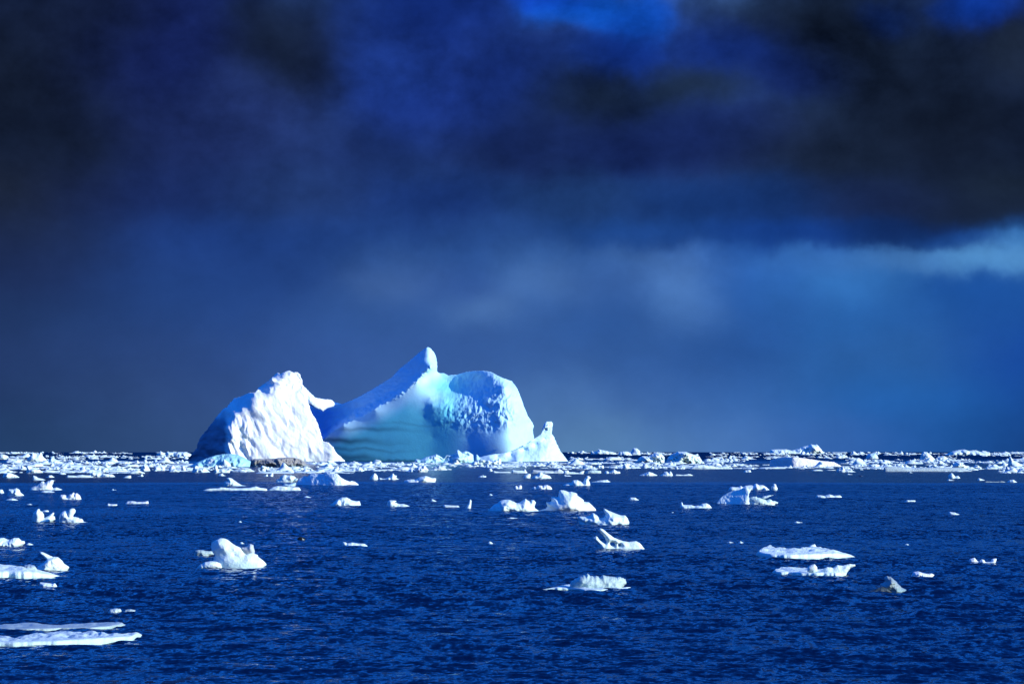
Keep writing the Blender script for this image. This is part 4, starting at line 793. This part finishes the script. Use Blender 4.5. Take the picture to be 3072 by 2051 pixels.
# ------------------------------------------------------------------ pack ice: smaller blocks as individuals, the brash between them as one mass
rngp = np.random.default_rng(77)
def rough_outline(kind, rng):
    n = 9; xs = np.linspace(0, 1, n) + rng.uniform(-.03, .03, n)
    if kind == 'slab': h = 0.16 + 0.10 * rng.random(n); h[0] = h[-1] = 0.03
    elif kind == 'lump': h = 0.46 * np.sin(np.pi * np.clip(xs, .02, .98)) ** 0.7 * rng.uniform(0.6, 1.25, n)
    elif kind == 'peak':
        c = rng.uniform(.25, .7); h = 0.85 * np.clip(1 - np.abs(xs - c) / np.where(xs < c, c, 1 - c), 0.05, 1) ** 1.3 * rng.uniform(.75, 1.15, n)
    else:
        h = 0.10 + 0.45 * rng.random(n) ** 1.6; h[0] = h[-1] = 0.05
    return np.stack([xs * 100, -h * 100], 1)
def proto_mesh(kind, rng, cells, seed):
    P = rough_outline(kind, rng)
    P = np.vstack([P, [(P[-1, 0], 22)], [(P[0, 0], 22)]])
    step = 100 / cells
    x, y, r, dist, quads = grid_sheet([refine(P, step, 1.0, seed)], step)
    R = dist.max(); T = 30 * (1 - (1 - np.clip(dist / R, 0, 1)) ** 2.3) ** (1 / 2.3)
    nz = (fbm(x / 22, y / 22, 2, seed) * 5 + facet(x / 26, y / 22, seed) * 10) * smooth(dist, 0, 8)
    X, Y, Dp, q = double_sheet(x, y, r, quads, -np.maximum(T + nz, 0.3 * (~r)), np.maximum(T, 0.3 * (~r)))
    V = np.stack([(X - 50) / 100, Dp / 100, -Y / 100], 1)
    w = (1 - smooth(V[:, 2], 0.0, 0.10))[:, None]
    tn = np.array([WHITE]) * (1 - 0.6 * w) + np.array([GREEN]) * 0.6 * w
    return V, q, tn
KINDS = [('slab', 'flat'), ('lump', 'rounded'), ('peak', 'pointed'), ('jagged', 'jagged')]
protos = {}
for ki, (k, _) in enumerate(KINDS):
    for v in range(4):
        V, q, tn = proto_mesh(k, rngp, 16, 500 + 13 * ki + v)
        me = make_mesh("ice_chunk", V, q, tn); me.materials.append(M_ICE); protos[k, v] = me
def pack_density(x, y):
    """how thick the pack is at a place given in photo pixels"""
    nz = fbm(np.array([x / 170.0]), np.array([y / 7.0]), 3, 91)[0] * 0.85 + fbm(np.array([x / 45.0]), np.array([y / 3.5]), 2, 92)[0] * 0.25
    front = np.interp(x, [0, 250, 600, 900, 1150, 1400, 1700, 1900, 2300, 3072], [1418, 1414, 1412, 1416, 1413, 1398, 1404, 1400, 1402, 1412])
    d_ = 0.50 if y < front else 0.45 - (y - front) / 9.0
    # open leads
    for (a, c, ya, yb) in ((0, 560, 1361, 1366), (250, 560, 1377, 1384), (1690, 1980, 1363, 1372), (2100, 2330, 1365, 1369), (2240, 2420, 1378, 1392), (2560, 2800, 1366, 1378), (2870, 3072, 1368, 1376), (2900, 3040, 1390, 1402), (1100, 1400, 1383, 1389)):
        if a < x < c and ya < y < yb: d_ -= 0.9
    return d_ + nz
cand = []
tries = 0
while len(cand) < 3900 and tries < 90000:
    tries += 1
    x = rngp.uniform(-160, 3232)
    y = rngp.uniform(1358.5, 1424) if rngp.random() < 0.9 else rngp.uniform(1357, 1362)
    if 585 < x < 1030 and y < 1388: continue
    if 1000 < x < 1700 and y < 1386: continue
    if 560 < x < 935 and y < 1401: continue
    if 2305 < x < 2540 and 1376 < y < 1399: continue
    if 1900 < x < 2125 and 1366 < y < 1390: continue
    if rngp.random() > np.clip(pack_density(x, y), 0.0, 1): continue
    t = (y - 1356) / 60
    size = np.exp(rngp.normal(math.log(7 + 9 * t), 0.62)); size = min(size, 62)
    cand.append((size, x, y))
cand.sort(key=lambda c: -c[0])
# every block and floe traced above is a landmark for the chunks around it
import re
marks = []
for o in S.objects:
    if o.parent is None and 'label' in o and o.get('category') in ('ice floe', 'ice block', 'iceberg'):
        sh = re.split(r",| with | in the | in front | near | at the | left of | right of | beside | cut by | below | behind | floating | of the | standing | and | leaning against | resting | on a | joined | above | between | just ", o['label'])[0]
        if len(sh.split()) <= 7: marks.append((sh, (o.location.x, o.location.y)))
from collections import Counter
cnt_ = Counter(m_[0] for m_ in marks); marks = [m_ for m_ in marks if cnt_[m_[0]] == 1]
mk_px = np.array([(CX + mx / my * F, HZ + F * CAMH / my) for _, (mx, my) in marks])
def landmark(x, y):
    d_ = np.abs(mk_px[:, 0] - x) / 1.0 + np.abs(mk_px[:, 1] - y) * 4
    i = int(d_.argmin()); dx, dy = x - mk_px[i, 0], (y - mk_px[i, 1]) * 4
    side = ("right of" if dx > 0 else "left of") if abs(dx) > abs(dy) else ("in front of" if dy > 0 else "behind")
    return side, marks[i][0], float(d_[i])
SIZEW = {}
chunk_rows = []
SV, SQ, ST = [], [], []; voff = 0
low = {}
for ki, (k, _) in enumerate(KINDS):
    for v in range(5): low[k, v] = proto_mesh(k, rngp, 7, 900 + 13 * ki + v)
for i, (size, x, y) in enumerate(cand):
    dd = F * CAMH / (y - HZ); mpp = dd / F; w = size * mpp
    ki = int(rngp.choice(4, p=[.36, .30, .10, .24])); k, word = KINDS[ki]
    if i < 300: k, word = KINDS[i % 4] if rngp.random() < .3 else (k, word)
    rz = rngp.normal(0, 0.45) + (math.pi if rngp.random() < .5 else 0)
    zs = w * rngp.uniform(0.30, 0.75) * (1.0 if size < 20 else 0.75)
    if k == 'slab': w, zs = w * rngp.uniform(1.2, 2.6), zs * 0.8
    X = (x - CX) * mpp
    if i < 300:
        o = bpy.data.objects.new("ice_chunk", protos[k, int(rngp.integers(4))]); COL.objects.link(o)
        o.location = (X, dd + w * .28, 0); o.rotation_euler = (0, 0, rz); o.scale = (w, w, zs); o['grain'] = 0.012
        side, sh, dist_ = landmark(x, y)
        chunk_rows.append((f"{word} white ice chunk {side} the {re.sub('^the ', '', sh)}", dist_, o))
    else:
        V, q, tn = low[k, int(rngp.integers(5))]
        c_, s_ = math.cos(rz), math.sin(rz)
        P = np.stack([(V[:, 0] * c_ - V[:, 1] * s_) * w + X, (V[:, 0] * s_ + V[:, 1] * c_) * w + dd + w * .28, V[:, 2] * zs], 1)
        SV.append(P); SQ.append(q + voff); ST.append(tn); voff += len(P)
me = make_mesh("brash_ice", np.vstack(SV), np.vstack(SQ), np.vstack(ST), smooth_shade=True); me.materials.append(M_ICE)
o = bpy.data.objects.new("brash_ice", me); COL.objects.link(o); o['grain'] = 0.25
tag(o, "brash ice filling the pack between the larger blocks", None, None, 'stuff')
ORD = ["closest", "second closest", "third closest", "fourth closest", "fifth closest", "sixth closest", "seventh closest", "eighth closest", "ninth closest", "tenth closest", "eleventh closest", "twelfth closest"]
seen_ = Counter(); tot_ = Counter(r_[0] for r_ in chunk_rows)
for text, dist_, o in sorted(chunk_rows, key=lambda r_: r_[1]):
    lab = text if tot_[text] == 1 else f"{ORD[min(seen_[text], 11)]} {text}"
    seen_[text] += 1
    tag(o, lab, "ice chunk", "small chunks of the pack ice")
for o in S.objects:
    if '_dc' in o: del o['_dc']
